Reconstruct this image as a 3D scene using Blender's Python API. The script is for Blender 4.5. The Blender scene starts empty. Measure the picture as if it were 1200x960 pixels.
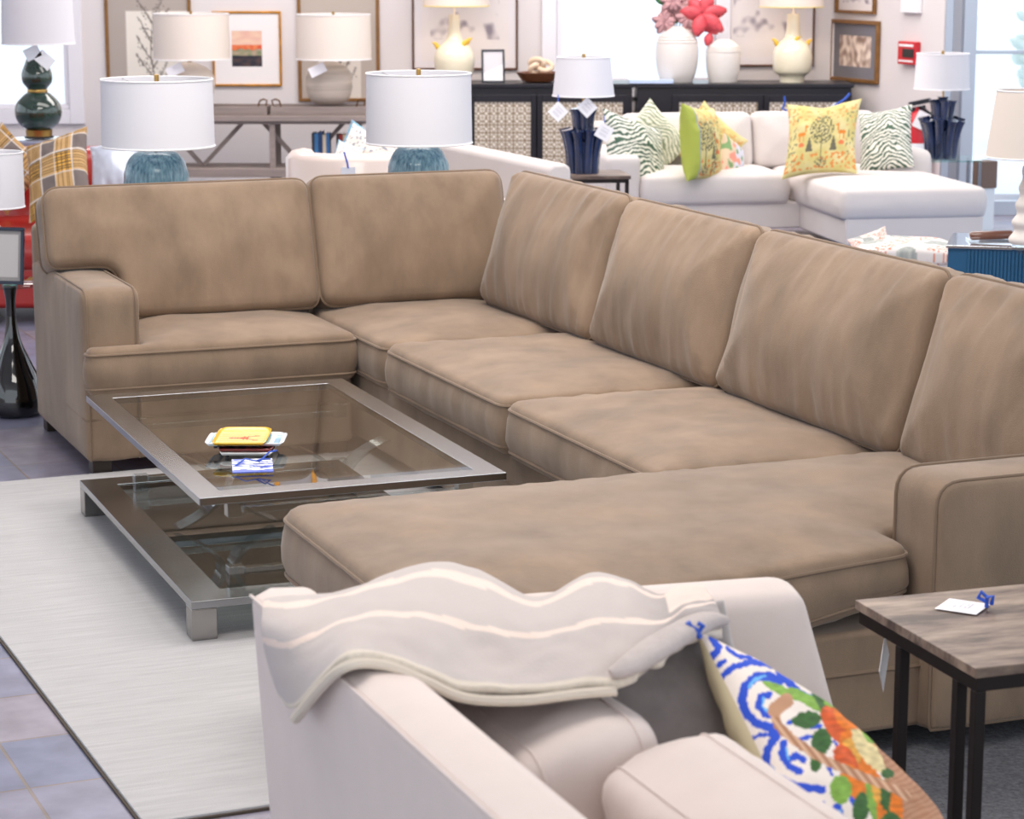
import bpy, bmesh, math, random
import numpy as np
from mathutils import Vector, Matrix, noise, geometry
sc = bpy.context.scene
R = math.radians
random.seed(7)

# ------------------------------------------------ camera, light, exposure
F_PX, CAM_H, PITCH = 2760.0, 1.85, math.atan(543/2760)
cd = bpy.data.cameras.new('camera'); cam = bpy.data.objects.new('camera', cd); sc.collection.objects.link(cam)
cam.location = (0, 0, CAM_H); cam.rotation_euler = (math.pi/2-PITCH, 0, 0)
cd.sensor_width = 36; cd.lens = 36*F_PX/1200; cd.clip_start = .05; cd.clip_end = 200
cd.dof.use_dof = True; cd.dof.focus_distance = 6.6; cd.dof.aperture_fstop = 7.5
sc.camera = cam
sc.view_settings.view_transform = 'Standard'; sc.view_settings.look = 'None'
sc.view_settings.gamma = 1; sc.view_settings.use_curve_mapping = False; sc.view_settings.exposure = 0.0
wd = bpy.data.worlds.new('world'); sc.world = wd; wd.use_nodes = True
wd.node_tree.nodes['Background'].inputs[0].default_value = (.86, .93, 1.0, 1)
wd.node_tree.nodes['Background'].inputs[1].default_value = 1.8

def area(name, loc, size, power, col, rot=(0, 0, 0)):
    l = bpy.data.lights.new(name, 'AREA'); l.shape = 'RECTANGLE'; l.size = size[0]; l.size_y = size[1]
    l.energy = power; l.color = col; o = bpy.data.objects.new(name, l); sc.collection.objects.link(o)
    o.location = loc; o.rotation_euler = rot; return o
area('ceiling_panel_light', (-.6, 4.2, 3.75), (2.2, 1.4), 72, (1, .95, .89))
area('ceiling_panel_light', (-.2, 7.6, 3.75), (3.0, 1.6), 150, (1, .95, .89))
area('ceiling_panel_light', (0, 11.6, 3.75), (5.0, 2.0), 150, (1, .94, .90))
area('ceiling_panel_light', (0, 15.3, 3.75), (6.5, 1.6), 250, (1, .94, .90))

# ------------------------------------------------ projection helpers
def ray(px, py):
    x = (px-600)/F_PX; v = -(py-480)/F_PX
    return (x, math.cos(PITCH)+v*math.sin(PITCH), -math.sin(PITCH)+v*math.cos(PITCH))
def onz(px, py, z=0):
    r = ray(px, py); t = (z-CAM_H)/r[2]; return Vector((r[0]*t, r[1]*t, z))
def at(px, py, Y):
    r = ray(px, py); t = Y/r[1]; return Vector((r[0]*t, Y, CAM_H+r[2]*t))
def proj(p):
    dz = p[2]-CAM_H; f = p[1]*math.cos(PITCH)-dz*math.sin(PITCH); u = p[1]*math.sin(PITCH)+dz*math.cos(PITCH)
    return 600+F_PX*p[0]/f, 480-F_PX*u/f
def rotz(a, o): return Matrix.Translation(Vector(o)) @ Matrix.Rotation(a, 4, 'Z')

# ------------------------------------------------ materials
def lin(h):
    if isinstance(h, str):
        h = h.lstrip('#'); c = [int(h[i:i+2], 16)/255 for i in (0, 2, 4)]
    else: c = list(h)
    return tuple(((x+.055)/1.055)**2.4 if x > .04045 else x/12.92 for x in c)
MATS = {}
def mat(name, color='#888888', rough=.6, metal=0, mott=0, mscale=(3, 3, 3), bump=0, bscale=300, sheen=0, coat=0,
        attr=False, emit=0, spec=None, two=None, detail=4):
    if name in MATS: return MATS[name]
    m = bpy.data.materials.new(name); m.use_nodes = True; nt = m.node_tree; N = nt.nodes; L = nt.links
    p = N['Principled BSDF']; c = lin(color)
    p.inputs['Base Color'].default_value = (*c, 1); p.inputs['Roughness'].default_value = rough; p.inputs['Metallic'].default_value = metal
    if sheen: p.inputs['Sheen Weight'].default_value = sheen; p.inputs['Sheen Roughness'].default_value = .4
    if coat: p.inputs['Coat Weight'].default_value = coat; p.inputs['Coat Roughness'].default_value = .05
    if spec is not None: p.inputs['Specular IOR Level'].default_value = spec
    tc = N.new('ShaderNodeTexCoord')
    if attr:
        a = N.new('ShaderNodeAttribute'); a.attribute_name = 'paint'; L.new(a.outputs['Color'], p.inputs['Base Color'])
    if mott:
        mp = N.new('ShaderNodeMapping'); mp.inputs['Scale'].default_value = mscale; L.new(tc.outputs['Object'], mp.inputs[0])
        nz = N.new('ShaderNodeTexNoise'); nz.inputs['Scale'].default_value = 1; nz.inputs['Detail'].default_value = detail; nz.inputs['Roughness'].default_value = .6
        L.new(mp.outputs[0], nz.inputs['Vector'])
        cr = N.new('ShaderNodeValToRGB'); cr.color_ramp.elements[0].position = .3; cr.color_ramp.elements[1].position = .7
        if two: ca, cb = c, lin(two)
        else: ca = tuple(x*(1-mott) for x in c); cb = tuple(min(1, x*(1+mott)) for x in c)
        cr.color_ramp.elements[0].color = (*ca, 1); cr.color_ramp.elements[1].color = (*cb, 1)
        L.new(nz.outputs['Fac'], cr.inputs[0]); L.new(cr.outputs[0], p.inputs['Base Color'])
    if bump:
        nb = N.new('ShaderNodeTexNoise'); nb.inputs['Scale'].default_value = bscale; L.new(tc.outputs['Object'], nb.inputs['Vector'])
        b = N.new('ShaderNodeBump'); b.inputs['Strength'].default_value = bump; b.inputs['Distance'].default_value = .002
        L.new(nb.outputs['Fac'], b.inputs['Height']); L.new(b.outputs[0], p.inputs['Normal'])
    if emit: p.inputs['Emission Color'].default_value = (*c, 1); p.inputs['Emission Strength'].default_value = emit
    MATS[name] = m; return m
def glass_mat(name, tint=(.93, .96, .95), ior=1.5, rough=0.0):
    m = bpy.data.materials.new(name); m.use_nodes = True; nt = m.node_tree; N = nt.nodes; L = nt.links; N.clear()
    out = N.new('ShaderNodeOutputMaterial'); mx = N.new('ShaderNodeMixShader'); tr = N.new('ShaderNodeBsdfTransparent'); gl = N.new('ShaderNodeBsdfGlossy')
    fr = N.new('ShaderNodeFresnel'); fr.inputs['IOR'].default_value = ior; ge = N.new('ShaderNodeNewGeometry')
    sub = N.new('ShaderNodeMath'); sub.operation = 'SUBTRACT'; sub.inputs[0].default_value = 1; L.new(ge.outputs['Backfacing'], sub.inputs[1])
    mu = N.new('ShaderNodeMath'); mu.operation = 'MULTIPLY'; L.new(fr.outputs[0], mu.inputs[0]); L.new(sub.outputs[0], mu.inputs[1])
    tr.inputs[0].default_value = (*tint, 1); gl.inputs['Roughness'].default_value = rough; gl.inputs['Color'].default_value = (1, 1, 1, 1)
    L.new(mu.outputs[0], mx.inputs[0]); L.new(tr.outputs[0], mx.inputs[1]); L.new(gl.outputs[0], mx.inputs[2]); L.new(mx.outputs[0], out.inputs[0])
    MATS[name] = m; return m
def shade_mat(name, color, trans=.45):
    m = bpy.data.materials.new(name); m.use_nodes = True; nt = m.node_tree; N = nt.nodes; L = nt.links; N.clear()
    out = N.new('ShaderNodeOutputMaterial'); mx = N.new('ShaderNodeMixShader'); d = N.new('ShaderNodeBsdfDiffuse'); t = N.new('ShaderNodeBsdfTranslucent')
    d.inputs[0].default_value = (*lin(color), 1); t.inputs[0].default_value = (*lin(color), 1); mx.inputs[0].default_value = trans
    L.new(d.outputs[0], mx.inputs[1]); L.new(t.outputs[0], mx.inputs[2]); L.new(mx.outputs[0], out.inputs[0]); MATS[name] = m; return m

VELVET = mat('velvet', '#87715d', .85, mott=.24, mscale=(6, 6, 2.6), bump=.5, bscale=330, sheen=.22, detail=12)
VELPIPE = mat('velvet_piping', '#7c6754', .85, sheen=.2)
DARKWOOD = mat('dark_wood', '#2a1d18', .45)
CHROME = mat('chrome', '#9b9da0', .19, 1)
CHROME2 = mat('brushed_chrome', '#9a9896', .22, 1, mott=.12, mscale=(8, 8, 8))
GLASS = glass_mat('clear_glass', (.80, .82, .81), 1.7)
SMOKE = glass_mat('smoked_glass', (.42, .44, .435), 1.6)
PANE = glass_mat('window_pane', (.97, .985, 1), 1.45)
ACRYL = glass_mat('acrylic', (.86, .90, .91), 2.1, .08)
CREAMF = mat('cream_fabric', '#dccdc6', .9, mott=.035, mscale=(6, 6, 6), bump=.3, bscale=500, sheen=.15)
WHITEF = mat('white_fabric', '#d5cdca', .9, mott=.02, mscale=(4, 4, 4), bump=.15, bscale=300)
PAINT = mat('painted_cloth', '#ffffff', .85, attr=True, bump=.25, bscale=500)
PAPER = mat('paint_print', '#ffffff', .35, attr=True)
WHITEP = mat('white_card', '#f2f0f2', .6)
BRASS = mat('brass', '#b08d50', .3, 1)
GOLDF = mat('gold_frame', '#c98a25', .35, .7, mott=.3, mscale=(25, 25, 25))
BROWNF = mat('brown_frame', '#8a6236', .4, .4, mott=.2, mscale=(20, 20, 20))
WALNUT = mat('walnut_frame', '#5d3a28', .45)
IRON = mat('dark_iron', '#2a2322', .45, .6)
STONE = mat('veined_stone', '#4f3f38', .5, mott=.4, mscale=(4, 15, 9), two='#a5907f', detail=12)
for n_ in STONE.node_tree.nodes:
    if n_.type == 'VALTORGB': n_.color_ramp.elements[0].position = .40; n_.color_ramp.elements[1].position = .66
BLACKLAC = mat('black_lacquer', '#15131c', .3)
TEAL = mat('teal_ceramic', '#2c5d78', .3, mott=.35, two='#86aebb', mscale=(95, 95, 14), coat=.5, bump=.5, bscale=60)
NAVY = mat('navy_ceramic', '#1c2a4c', .15, mott=.5, mscale=(18, 18, 6), coat=.8)
GREENC = mat('green_ceramic', '#20392f', .12, mott=.45, mscale=(8, 8, 8), coat=1)
IVORYC = mat('ivory_ceramic', '#e9dfc4', .2, coat=.6)
MATTEW = mat('matte_white_ceramic', '#dfd8d2', .6)
GREYC = mat('stoneware', '#b9aca0', .6, mott=.2, mscale=(2, 2, 40))
GREYWOOD = mat('grey_wood', '#8a7d78', .6, mott=.15, mscale=(3, 30, 30))
REDL = mat('red_leather', '#a3231c', .3, coat=.3)
CREAML = mat('cream_leather', '#d9c8bf', .3, coat=.3)
SATIN = mat('white_satin', '#c3cbdc', .3, coat=.6)
BLUEP = mat('blue_lacquer', '#23577d', .35)
RIB = mat('blue_ribbon', '#2450b8', .5)
BLACKG = mat('black_glass', '#060607', .05, coat=1)
SHADEW = shade_mat('white_shade', '#e9e7ec', .15)
SHADEC = shade_mat('cream_shade', '#efe4da', .2)
GREYV = mat('grey_velvet', '#857b78', .8, mott=.25, mscale=(9, 9, 9), sheen=.6)
BEIGEV = mat('beige_backing', '#cdbb98', .8, sheen=.3)

# ------------------------------------------------ mesh builder
class B:
    def __init__(s): s.v = []; s.f = []; s.M = Matrix.Identity(4)
    def add(s, vs, fs):
        n = len(s.v); s.v += [tuple(s.M @ Vector(p)) for p in vs]; s.f += [tuple(i+n for i in f) for f in fs]; return s
    def box(s, x0, x1, y0, y1, z0, z1):
        v = [(x, y, z) for z in (z0, z1) for y in (y0, y1) for x in (x0, x1)]
        return s.add(v, [(0, 2, 3, 1), (4, 5, 7, 6), (0, 1, 5, 4), (2, 6, 7, 3), (0, 4, 6, 2), (1, 3, 7, 5)])
    def lathe(s, prof, seg=40, c=(0, 0), close=True, mod=None):
        v = []; f = []; n = len(prof)
        for r, z in prof:
            for k in range(seg):
                a = 2*math.pi*k/seg; rr = r*(mod(a, z) if mod else 1); v.append((c[0]+rr*math.cos(a), c[1]+rr*math.sin(a), z))
        for i in range(n-1):
            for k in range(seg):
                k2 = (k+1) % seg; f.append((i*seg+k, i*seg+k2, (i+1)*seg+k2, (i+1)*seg+k))
        if close: f.append(tuple(range(seg))[::-1]); f.append(tuple((n-1)*seg+k for k in range(seg)))
        return s.add(v, f)
    def tube(s, pts, r, seg=8, closed=False, flat=None):
        pts = [Vector(p) for p in pts]; n = len(pts); v = []; f = []; up = None
        for i, p in enumerate(pts):
            a = pts[(i-1) % n] if (closed or i > 0) else p; b = pts[(i+1) % n] if (closed or i < n-1) else p
            d = (b-a).normalized()
            if up is None:
                up = Vector((0, 0, 1)) if abs(d.z) < .9 else Vector((1, 0, 0))
            x = d.cross(up)
            if x.length < 1e-5: x = d.cross(Vector((0, 1, 0)))
            x.normalize(); up = x.cross(d).normalized()
            rr = r[i] if isinstance(r, (list, tuple)) else r
            for k in range(seg):
                t = 2*math.pi*k/seg; v.append(tuple(p+x*(rr*math.cos(t))+up*(rr*math.sin(t)*(flat or 1))))
        m = n if closed else n-1
        for i in range(m):
            for k in range(seg):
                k2 = (k+1) % seg; j = (i+1) % n; f.append((i*seg+k, i*seg+k2, j*seg+k2, j*seg+k))
        if not closed: f.append(tuple(range(seg))[::-1]); f.append(tuple((n-1)*seg+k for k in range(seg)))
        return s.add(v, f)
    def bar(s, a, b, w, h=None):
        h = h or w; a = Vector(a); b = Vector(b); d = (b-a).normalized(); up = Vector((0, 0, 1)) if abs(d.z) < .95 else Vector((0, 1, 0))
        x = d.cross(up).normalized()*w/2; y = x.cross(d).normalized()*h/2; v = []
        for p in (a, b): v += [p-x-y, p+x-y, p+x+y, p-x+y]
        return s.add(v, [(3, 2, 1, 0), (4, 5, 6, 7), (0, 1, 5, 4), (1, 2, 6, 5), (2, 3, 7, 6), (3, 0, 4, 7)])
    def prism(s, poly, z0, z1):
        n = len(poly); v = [(x, y, z0) for x, y in poly]+[(x, y, z1) for x, y in poly]
        return s.add(v, [tuple(range(n))[::-1], tuple(range(n, 2*n))]+[(i, (i+1) % n, n+(i+1) % n, n+i) for i in range(n)])
    def build(s, name, m, parent=None, bevel=0, smooth=True, solid=0, sub=0, label=None, cols=None, seg=2):
        me = bpy.data.meshes.new(name); me.from_pydata(s.v, [], s.f)
        bm = bmesh.new(); bm.from_mesh(me); bmesh.ops.recalc_face_normals(bm, faces=bm.faces); bm.to_mesh(me); bm.free()
        if cols is not None:
            a = me.color_attributes.new('paint', 'FLOAT_COLOR', 'POINT'); a.data.foreach_set('color', np.asarray(cols, dtype=np.float32).ravel())
        o = bpy.data.objects.new(name, me); sc.collection.objects.link(o); me.materials.append(m)
        if parent: o.parent = parent
        if smooth: me.polygons.foreach_set('use_smooth', [True]*len(me.polygons))
        if bevel:
            b = o.modifiers.new('b', 'BEVEL'); b.width = bevel; b.segments = seg; b.limit_method = 'ANGLE'; b.angle_limit = R(40); b.harden_normals = True
        if solid: q = o.modifiers.new('s', 'SOLIDIFY'); q.thickness = solid; q.offset = 0
        if sub: q = o.modifiers.new('u', 'SUBSURF'); q.levels = sub; q.render_levels = sub
        if smooth and not sub:
            try: me.set_sharp_from_angle(angle=R(42))
            except Exception: pass
        if label: o['label'] = label
        return o
def root(name, label, cat, loc=(0, 0, 0), rz=0, group=None):
    o = bpy.data.objects.new(name, None); sc.collection.objects.link(o); o.empty_display_size = .05
    o.location = loc; o.rotation_euler = (0, 0, rz); tag(o, label, cat, group); return o
def tag(o, label, cat, group=None, kind=None):
    if label: o['label'] = label
    if cat: o['category'] = cat
    if group: o['group'] = group
    if kind: o['kind'] = kind
    return o
def struct(o): o['kind'] = 'structure'; return o
def rmat(o): return Matrix.Translation(o.location) @ o.rotation_euler.to_matrix().to_4x4()

# ------------------------------------------------ soft cushion from an outline
def round_poly(pts, rad, step):
    n = len(pts); out = []
    rads = rad if isinstance(rad, (list, tuple)) else [rad]*n
    P = [Vector(p) for p in pts]
    for i in range(n):
        a, b, c = P[i-1], P[i], P[(i+1) % n]; r = rads[i]
        d1 = (a-b).normalized(); d2 = (c-b).normalized(); ang = d1.angle(d2); t = min(r/math.tan(ang/2), (a-b).length*.48, (c-b).length*.48)
        p0 = b+d1*t; p2 = b+d2*t; k = max(3, int(r*1.6/step)+2)
        for j in range(k+1):
            s_ = j/k; out.append((1-s_)**2*p0+2*s_*(1-s_)*b+s_*s_*p2)
    res = []
    m = len(out)
    for i in range(m):
        a, b = out[i], out[(i+1) % m]; L_ = (b-a).length
        if L_ < 1e-6: continue
        k = max(1, round(L_/step))
        for j in range(k): res.append(a.lerp(b, j/k))
    fin = [res[0]]
    for p in res[1:]:
        if (p-fin[-1]).length > step*.25: fin.append(p)
    if (fin[0]-fin[-1]).length < step*.25: fin.pop()
    return np.array([(p.x, p.y) for p in fin])
def seg_dist(P, Bd):
    A = Bd; C = np.roll(Bd, -1, 0); d = C-A; L2 = (d*d).sum(1)
    best = np.full(len(P), 1e9)
    for s0 in range(0, len(P), 2000):
        Q = P[s0:s0+2000, None, :]; t = np.clip(((Q-A)*d).sum(2)/L2, 0, 1); pr = A+t[..., None]*d
        best[s0:s0+2000] = np.sqrt(((Q-pr)**2).sum(2)).min(1)
    return best
def inside(P, Bd):
    x, y = P[:, 0], P[:, 1]; ins = np.zeros(len(P), bool); n = len(Bd)
    for i in range(n):
        x1, y1 = Bd[i]; x2, y2 = Bd[(i+1) % n]
        if y1 == y2: continue
        c = ((y1 > y) != (y2 > y)) & (x < (x2-x1)*(y-y1)/(y2-y1)+x1); ins ^= c
    return ins
def soft(name, pts, th, M, m, parent, rad=.06, r=.02, crown=.03, D=.2, step=.03, wr=.004, bulge=.008, pipe=.005, pm=None,
         warp=None, seed=0, gather=0, label=None, bcrown=None):
    Bd = round_poly(pts, rad, step)
    ar = .5*np.sum(Bd[:, 0]*np.roll(Bd[:, 1], -1)-np.roll(Bd[:, 0], -1)*Bd[:, 1])
    if ar < 0: Bd = Bd[::-1].copy()
    nb = len(Bd); tg = np.roll(Bd, -1, 0)-np.roll(Bd, 1, 0); tg /= np.linalg.norm(tg, axis=1)[:, None]; nr = np.stack([tg[:, 1], -tg[:, 0]], 1)
    rings = [Bd]
    for k in (.12, .4, .9): rings.append(Bd-nr*r*k)
    x0, y0 = Bd.min(0); x1, y1 = Bd.max(0)
    gx, gy = np.meshgrid(np.arange(x0+step/2, x1, step), np.arange(y0+step/2, y1, step)); G = np.stack([gx.ravel(), gy.ravel()], 1)
    G = G+np.random.RandomState(seed).uniform(-.1, .1, G.shape)*step
    G = G[inside(G, Bd)]; G = G[seg_dist(G, Bd) > r*.9+step*.35]
    allp = np.concatenate(rings+[G]); lst = [Vector((float(a), float(b))) for a, b in allp]
    ov, oe, of, _, _, _ = geometry.delaunay_2d_cdt(lst, [(i, (i+1) % nb) for i in range(nb)], [list(range(nb))], 1, 1e-6)
    P = np.array([(v.x, v.y) for v in ov]); d = seg_dist(P, Bd); d[d < 1e-5] = 0
    c = th/2; dd = np.minimum(d, r)/r; edge = r*np.sqrt(np.maximum(0, 1-(1-dd)**2)); cr = np.sin(np.pi/2*np.minimum(1, d/D))
    def surf(x, y, dz, e, k, sgn):
        n1 = noise.noise(Vector((x*4+seed*7.3, y*4, sgn*3.1)))*1.2+noise.noise(Vector((x*11+seed, y*9, 5+sgn)))*.5
        z = c-r+e+(crown if (sgn > 0 or bcrown is None) else bcrown)*k+wr*n1*min(1, dz/.06)
        if gather:
            g = noise.noise(Vector((x*26+seed*3, y*3.5, 1.7)))+.6*noise.noise(Vector((x*48+seed, y*6, 8)))
            z += gather*g*min(1, dz/.02)*math.exp(-max(0, dz-.02)/.13)
        return z
    verts = []; faces = []
    def fin(x, y, z):
        p = Vector((x, y, z))
        if warp: p = warp(p)
        return tuple(M @ p)
    for sgn in (1, -1):
        o = len(verts)
        for i in range(len(P)):
            z = surf(P[i, 0], P[i, 1], d[i], edge[i], cr[i], sgn) if d[i] > 0 else c-r
            verts.append(fin(P[i, 0], P[i, 1], sgn*z))
        for f in of:
            ff = [o+i for i in f]; faces.append(tuple(ff if sgn > 0 else ff[::-1]))
    K = 4; o = len(verts)
    for j in range(K+1):
        t = 1-2*j/K; b = bulge*(1-t*t)
        for i in range(nb):
            wv = 0 if j in (0, K) else wr*.8*noise.noise(Vector((Bd[i, 0]*9+seed, Bd[i, 1]*9, t)))+gather*1.3*noise.noise(Vector((Bd[i, 0]*24+seed, Bd[i, 1]*24, t*.8)))
            verts.append(fin(Bd[i, 0]+nr[i, 0]*(b+wv), Bd[i, 1]+nr[i, 1]*(b+wv), t*(c-r)))
    for j in range(K):
        for i in range(nb):
            i2 = (i+1) % nb; faces.append((o+j*nb+i, o+(j+1)*nb+i, o+(j+1)*nb+i2, o+j*nb+i2))
    me = bpy.data.meshes.new(name); me.from_pydata(verts, [], faces)
    bm = bmesh.new(); bm.from_mesh(me); bmesh.ops.remove_doubles(bm, verts=bm.verts, dist=2e-5); bmesh.ops.recalc_face_normals(bm, faces=bm.faces); bm.to_mesh(me); bm.free()
    me.polygons.foreach_set('use_smooth', [True]*len(me.polygons)); me.materials.append(m)
    ob = bpy.data.objects.new(name, me); sc.collection.objects.link(ob); ob.parent = parent
    if label: ob['label'] = label
    if pipe:
        b = B()
        for t in (1, -1):
            b.tube([fin(Bd[i, 0]+nr[i, 0]*pipe*.4, Bd[i, 1]+nr[i, 1]*pipe*.4, t*(c-r)) for i in range(nb)], pipe, 6, True)
        b.build('piping', pm or VELPIPE, ob)
    return ob
def frame(origin, u, v):
    u = Vector(u).normalized(); v = Vector(v); v = (v-u*v.dot(u)).normalized(); w = u.cross(v); M = Matrix.Identity(4)
    for i, c in enumerate((u, v, w, Vector(origin))):
        for j in range(3): M[j][i] = c[j]
    return M

# ------------------------------------------------ pillows and painted sheets
def pillow(name, label, cat, a, b, T, M, m=None, paint=None, n=70, group=None, back=None, pull=.10, seed=0, lo=None, top=True, parent=None, power=.42, sag=0, wpaint=None):
    v = []; f = []; cols = []; N = n+1
    for sgn in (1, -1):
        for j in range(N):
            for i in range(N):
                u = math.sin(math.pi/2*(2*i/n-1)); w = math.sin(math.pi/2*(2*j/n-1))
                x = a*u*(1-pull*(1-w*w)*abs(u)**3); y = b*w*(1-pull*(1-u*u)*abs(w)**3)
                h = (0 if (i in (0, n) or j in (0, n)) else max(0, (1-u*u)*(1-w*w))**power*T)
                h *= 1+.10*noise.noise(Vector((u*1.7+seed, w*1.7, sgn*2)))
                if h > 0: h += .06*T*noise.noise(Vector((u*5+seed, w*5, sgn)))*min(1, h/T*2)
                if sag: y -= sag*math.exp(-(u/.35)**2)*max(0, w)**2
                v.append((x, y, sgn*h))
                if paint:
                    c = (paint((u+1)/2, (1-w)/2) if not wpaint else wpaint(M @ Vector((x, y, sgn*h)), (u+1)/2, (1-w)/2)) if (sgn > 0 or back is None) else back
                    cols.append((*lin(c), 1))
    for s_ in (0, 1):
        o = s_*N*N
        for j in range(n):
            for i in range(n):
                q = (o+j*N+i, o+j*N+i+1, o+(j+1)*N+i+1, o+(j+1)*N+i); f.append(q if s_ == 0 else q[::-1])
    e = B(); e.M = M; e.add(v, f)
    me = bpy.data.meshes.new(name); me.from_pydata(e.v, [], e.f)
    if paint:
        at_ = me.color_attributes.new('paint', 'FLOAT_COLOR', 'POINT'); at_.data.foreach_set('color', np.asarray(cols, dtype=np.float32).ravel())
    bm = bmesh.new(); bm.from_mesh(me)
    if not (paint and back): bmesh.ops.remove_doubles(bm, verts=bm.verts, dist=1e-5)
    bm.to_mesh(me); bm.free()
    me.polygons.foreach_set('use_smooth', [True]*len(me.polygons)); me.materials.append(m or PAINT)
    o = bpy.data.objects.new(name, me); sc.collection.objects.link(o)
    if parent: o.parent = parent
    if top: tag(o, label, cat, group)
    return o
def sheet(name, w, h, nx, ny, fn, parent, M=None, m=None, t=.003, label=None):
    # flat printed panel facing -Y, painted by fn(u, v) with v down
    b = B(); b.M = M or Matrix.Identity(4); v = []; c = []
    for j in range(ny+1):
        for i in range(nx+1):
            v.append((w*(i/nx-.5), 0, h*(.5-j/ny))); c.append((*lin(fn(i/nx, j/ny)), 1))
    f = [(j*(nx+1)+i, (j+1)*(nx+1)+i, (j+1)*(nx+1)+i+1, j*(nx+1)+i+1) for j in range(ny) for i in range(nx)]
    b.add(v, f); o = b.build(name, m or PAPER, parent, smooth=False, cols=c, label=label)
    q = o.modifiers.new('s', 'SOLIDIFY'); q.thickness = t; q.offset = 0
    return o
def nz(x, y, z=0): return noise.noise(Vector((x, y, z)))
def mix(a, b, t): t = max(0, min(1, t)); return tuple(a[i]+(b[i]-a[i])*t for i in range(3))
def hx(h): h = h.lstrip('#'); return tuple(int(h[i:i+2], 16)/255 for i in (0, 2, 4))

# ================================================= SETTING
TA = R(23.5)
def tiles():
    m = bpy.data.materials.new('slate_tiles'); m.use_nodes = True; nt = m.node_tree; N = nt.nodes; L = nt.links; p = N['Principled BSDF']
    tc = N.new('ShaderNodeTexCoord'); mp = N.new('ShaderNodeMapping'); mp.inputs['Rotation'].default_value = (0, 0, -TA); mp.inputs['Location'].default_value = (TX, TY, 0)
    L.new(tc.outputs['Object'], mp.inputs[0])
    br = N.new('ShaderNodeTexBrick'); br.offset = .0; br.squash = 1; br.inputs['Scale'].default_value = 1
    br.inputs['Brick Width'].default_value = .335; br.inputs['Row Height'].default_value = .335; br.inputs['Mortar Size'].default_value = .0045; br.inputs['Mortar Smooth'].default_value = .2
    br.inputs['Color1'].default_value = (*lin('#666d8a'), 1); br.inputs['Color2'].default_value = (*lin('#8c8490'), 1); br.inputs['Mortar'].default_value = (*lin('#7d7069'), 1)
    L.new(mp.outputs[0], br.inputs['Vector'])
    n = N.new('ShaderNodeTexNoise'); n.inputs['Scale'].default_value = 9; n.inputs['Detail'].default_value = 8; L.new(mp.outputs[0], n.inputs['Vector'])
    mx = N.new('ShaderNodeMix'); mx.data_type = 'RGBA'; mx.blend_type = 'OVERLAY'; mx.inputs[0].default_value = .55
    L.new(br.outputs['Color'], mx.inputs[6]); L.new(n.outputs['Fac'], mx.inputs[7]); L.new(mx.outputs[2], p.inputs['Base Color'])
    p.inputs['Roughness'].default_value = .38
    b = N.new('ShaderNodeBump'); b.inputs['Strength'].default_value = .4; b.inputs['Distance'].default_value = .004; b.invert = True
    L.new(br.outputs['Fac'], b.inputs['Height']); L.new(b.outputs[0], p.inputs['Normal']); return m
TX, TY = .0, .0
struct(B().box(-7, 7, -2, 17.9, -.1, 0).build('floor', tiles(), smooth=False))
WALLM = mat('wall_paint', '#ddd6d6', .8)
TRIMM = mat('trim_paint', '#e9e6ec', .5)
YB = 17.8
def wx(px): return at(px, 60, YB).x
def wz(py): return at(600, py, YB).z
w1l, w1r, w1b, w2l, w2r, w2b = wx(-190), wx(80), wz(128), wx(652), wx(838), wz(97)
ztop = 4.0; wtop = 2.6
cx, cy = 2.42, YB                                  # corner of back and right walls
b = B()
b.box(-7, w1l, YB, YB+.15, 0, ztop).box(w1r, w2l, YB, YB+.15, 0, ztop).box(w2r, cx+.1, YB, YB+.15, 0, ztop)
b.box(w1l, w1r, YB, YB+.15, 0, w1b).box(w2l, w2r, YB, YB+.15, 0, w2b).box(w1l, w1r, YB, YB+.15, wtop, ztop).box(w2l, w2r, YB, YB+.15, wtop, ztop)
struct(b.build('wall_back', WALLM, smooth=False))
def window(n, l, r, zb, zt, mull):
    b = B(); t = .11
    b.box(l-t, l, YB-.03, YB, zb-t, zt+t).box(r, r+t, YB-.03, YB, zb-t, zt+t).box(l, r, YB-.03, YB, zb-t, zb).box(l, r, YB-.03, YB, zt, zt+t)
    b.box(l+.001, l+.04, YB+.002, YB+.1, zb+.042, zt).box(r-.04, r-.001, YB+.002, YB+.1, zb+.042, zt).box(l+.001, r-.001, YB+.002, YB+.1, zb+.001, zb+.04)
    for k in range(1, mull): x = l+(r-l)*k/mull; b.box(x-.02, x+.02, YB+.04, YB+.08, zb, zt)
    o = struct(b.build('window_%d' % n, TRIMM, bevel=.006))
    o2 = B().box(l, r, YB+.055, YB+.061, zb, zt).build('glass_pane', PANE, o, smooth=False)
window(1, w1l, w1r, w1b, wtop, 1); window(2, w2l, w2r, w2b, wtop, 1)
# right wall: runs from the corner towards the viewer, then the glass shop front
RD = Vector((math.sin(R(23.5)), -math.cos(R(23.5)), 0)); RL = 1.43
p1 = Vector((cx, cy, 0))+RD*RL
b = B(); nrm = Vector((-RD.y, RD.x, 0))  # outward to the right
q = [(cx, cy), (p1.x, p1.y), (p1.x+nrm.x*.15, p1.y+nrm.y*.15), (cx+nrm.x*.15, cy+nrm.y*.15)]
struct(B().prism(q, 0, ztop).build('wall_right', WALLM, smooth=False))
ys = p1.y
ALU = mat('door_aluminium', '#b9c0cc', .35, .6)
b = B()
def sx(px): return (px-600)/F_PX*ys*1.0
b.box(p1.x, sx(1109), ys-.05, ys+.05, 0, 2.7).box(sx(1122), sx(1137), ys-.05, ys+.05, 0, 2.7)
b.box(sx(1137), 7, ys-.04, ys+.04, at(1150, 61, ys).z-.012, at(1150, 61, ys).z+.012).box(p1.x, 7, ys-.05, ys+.05, 2.5, 2.7).box(p1.x, 7, ys-.04, ys+.04, 0, .1)
b.box(sx(1320), sx(1335), ys-.05, ys+.05, 0, 2.7)
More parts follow.
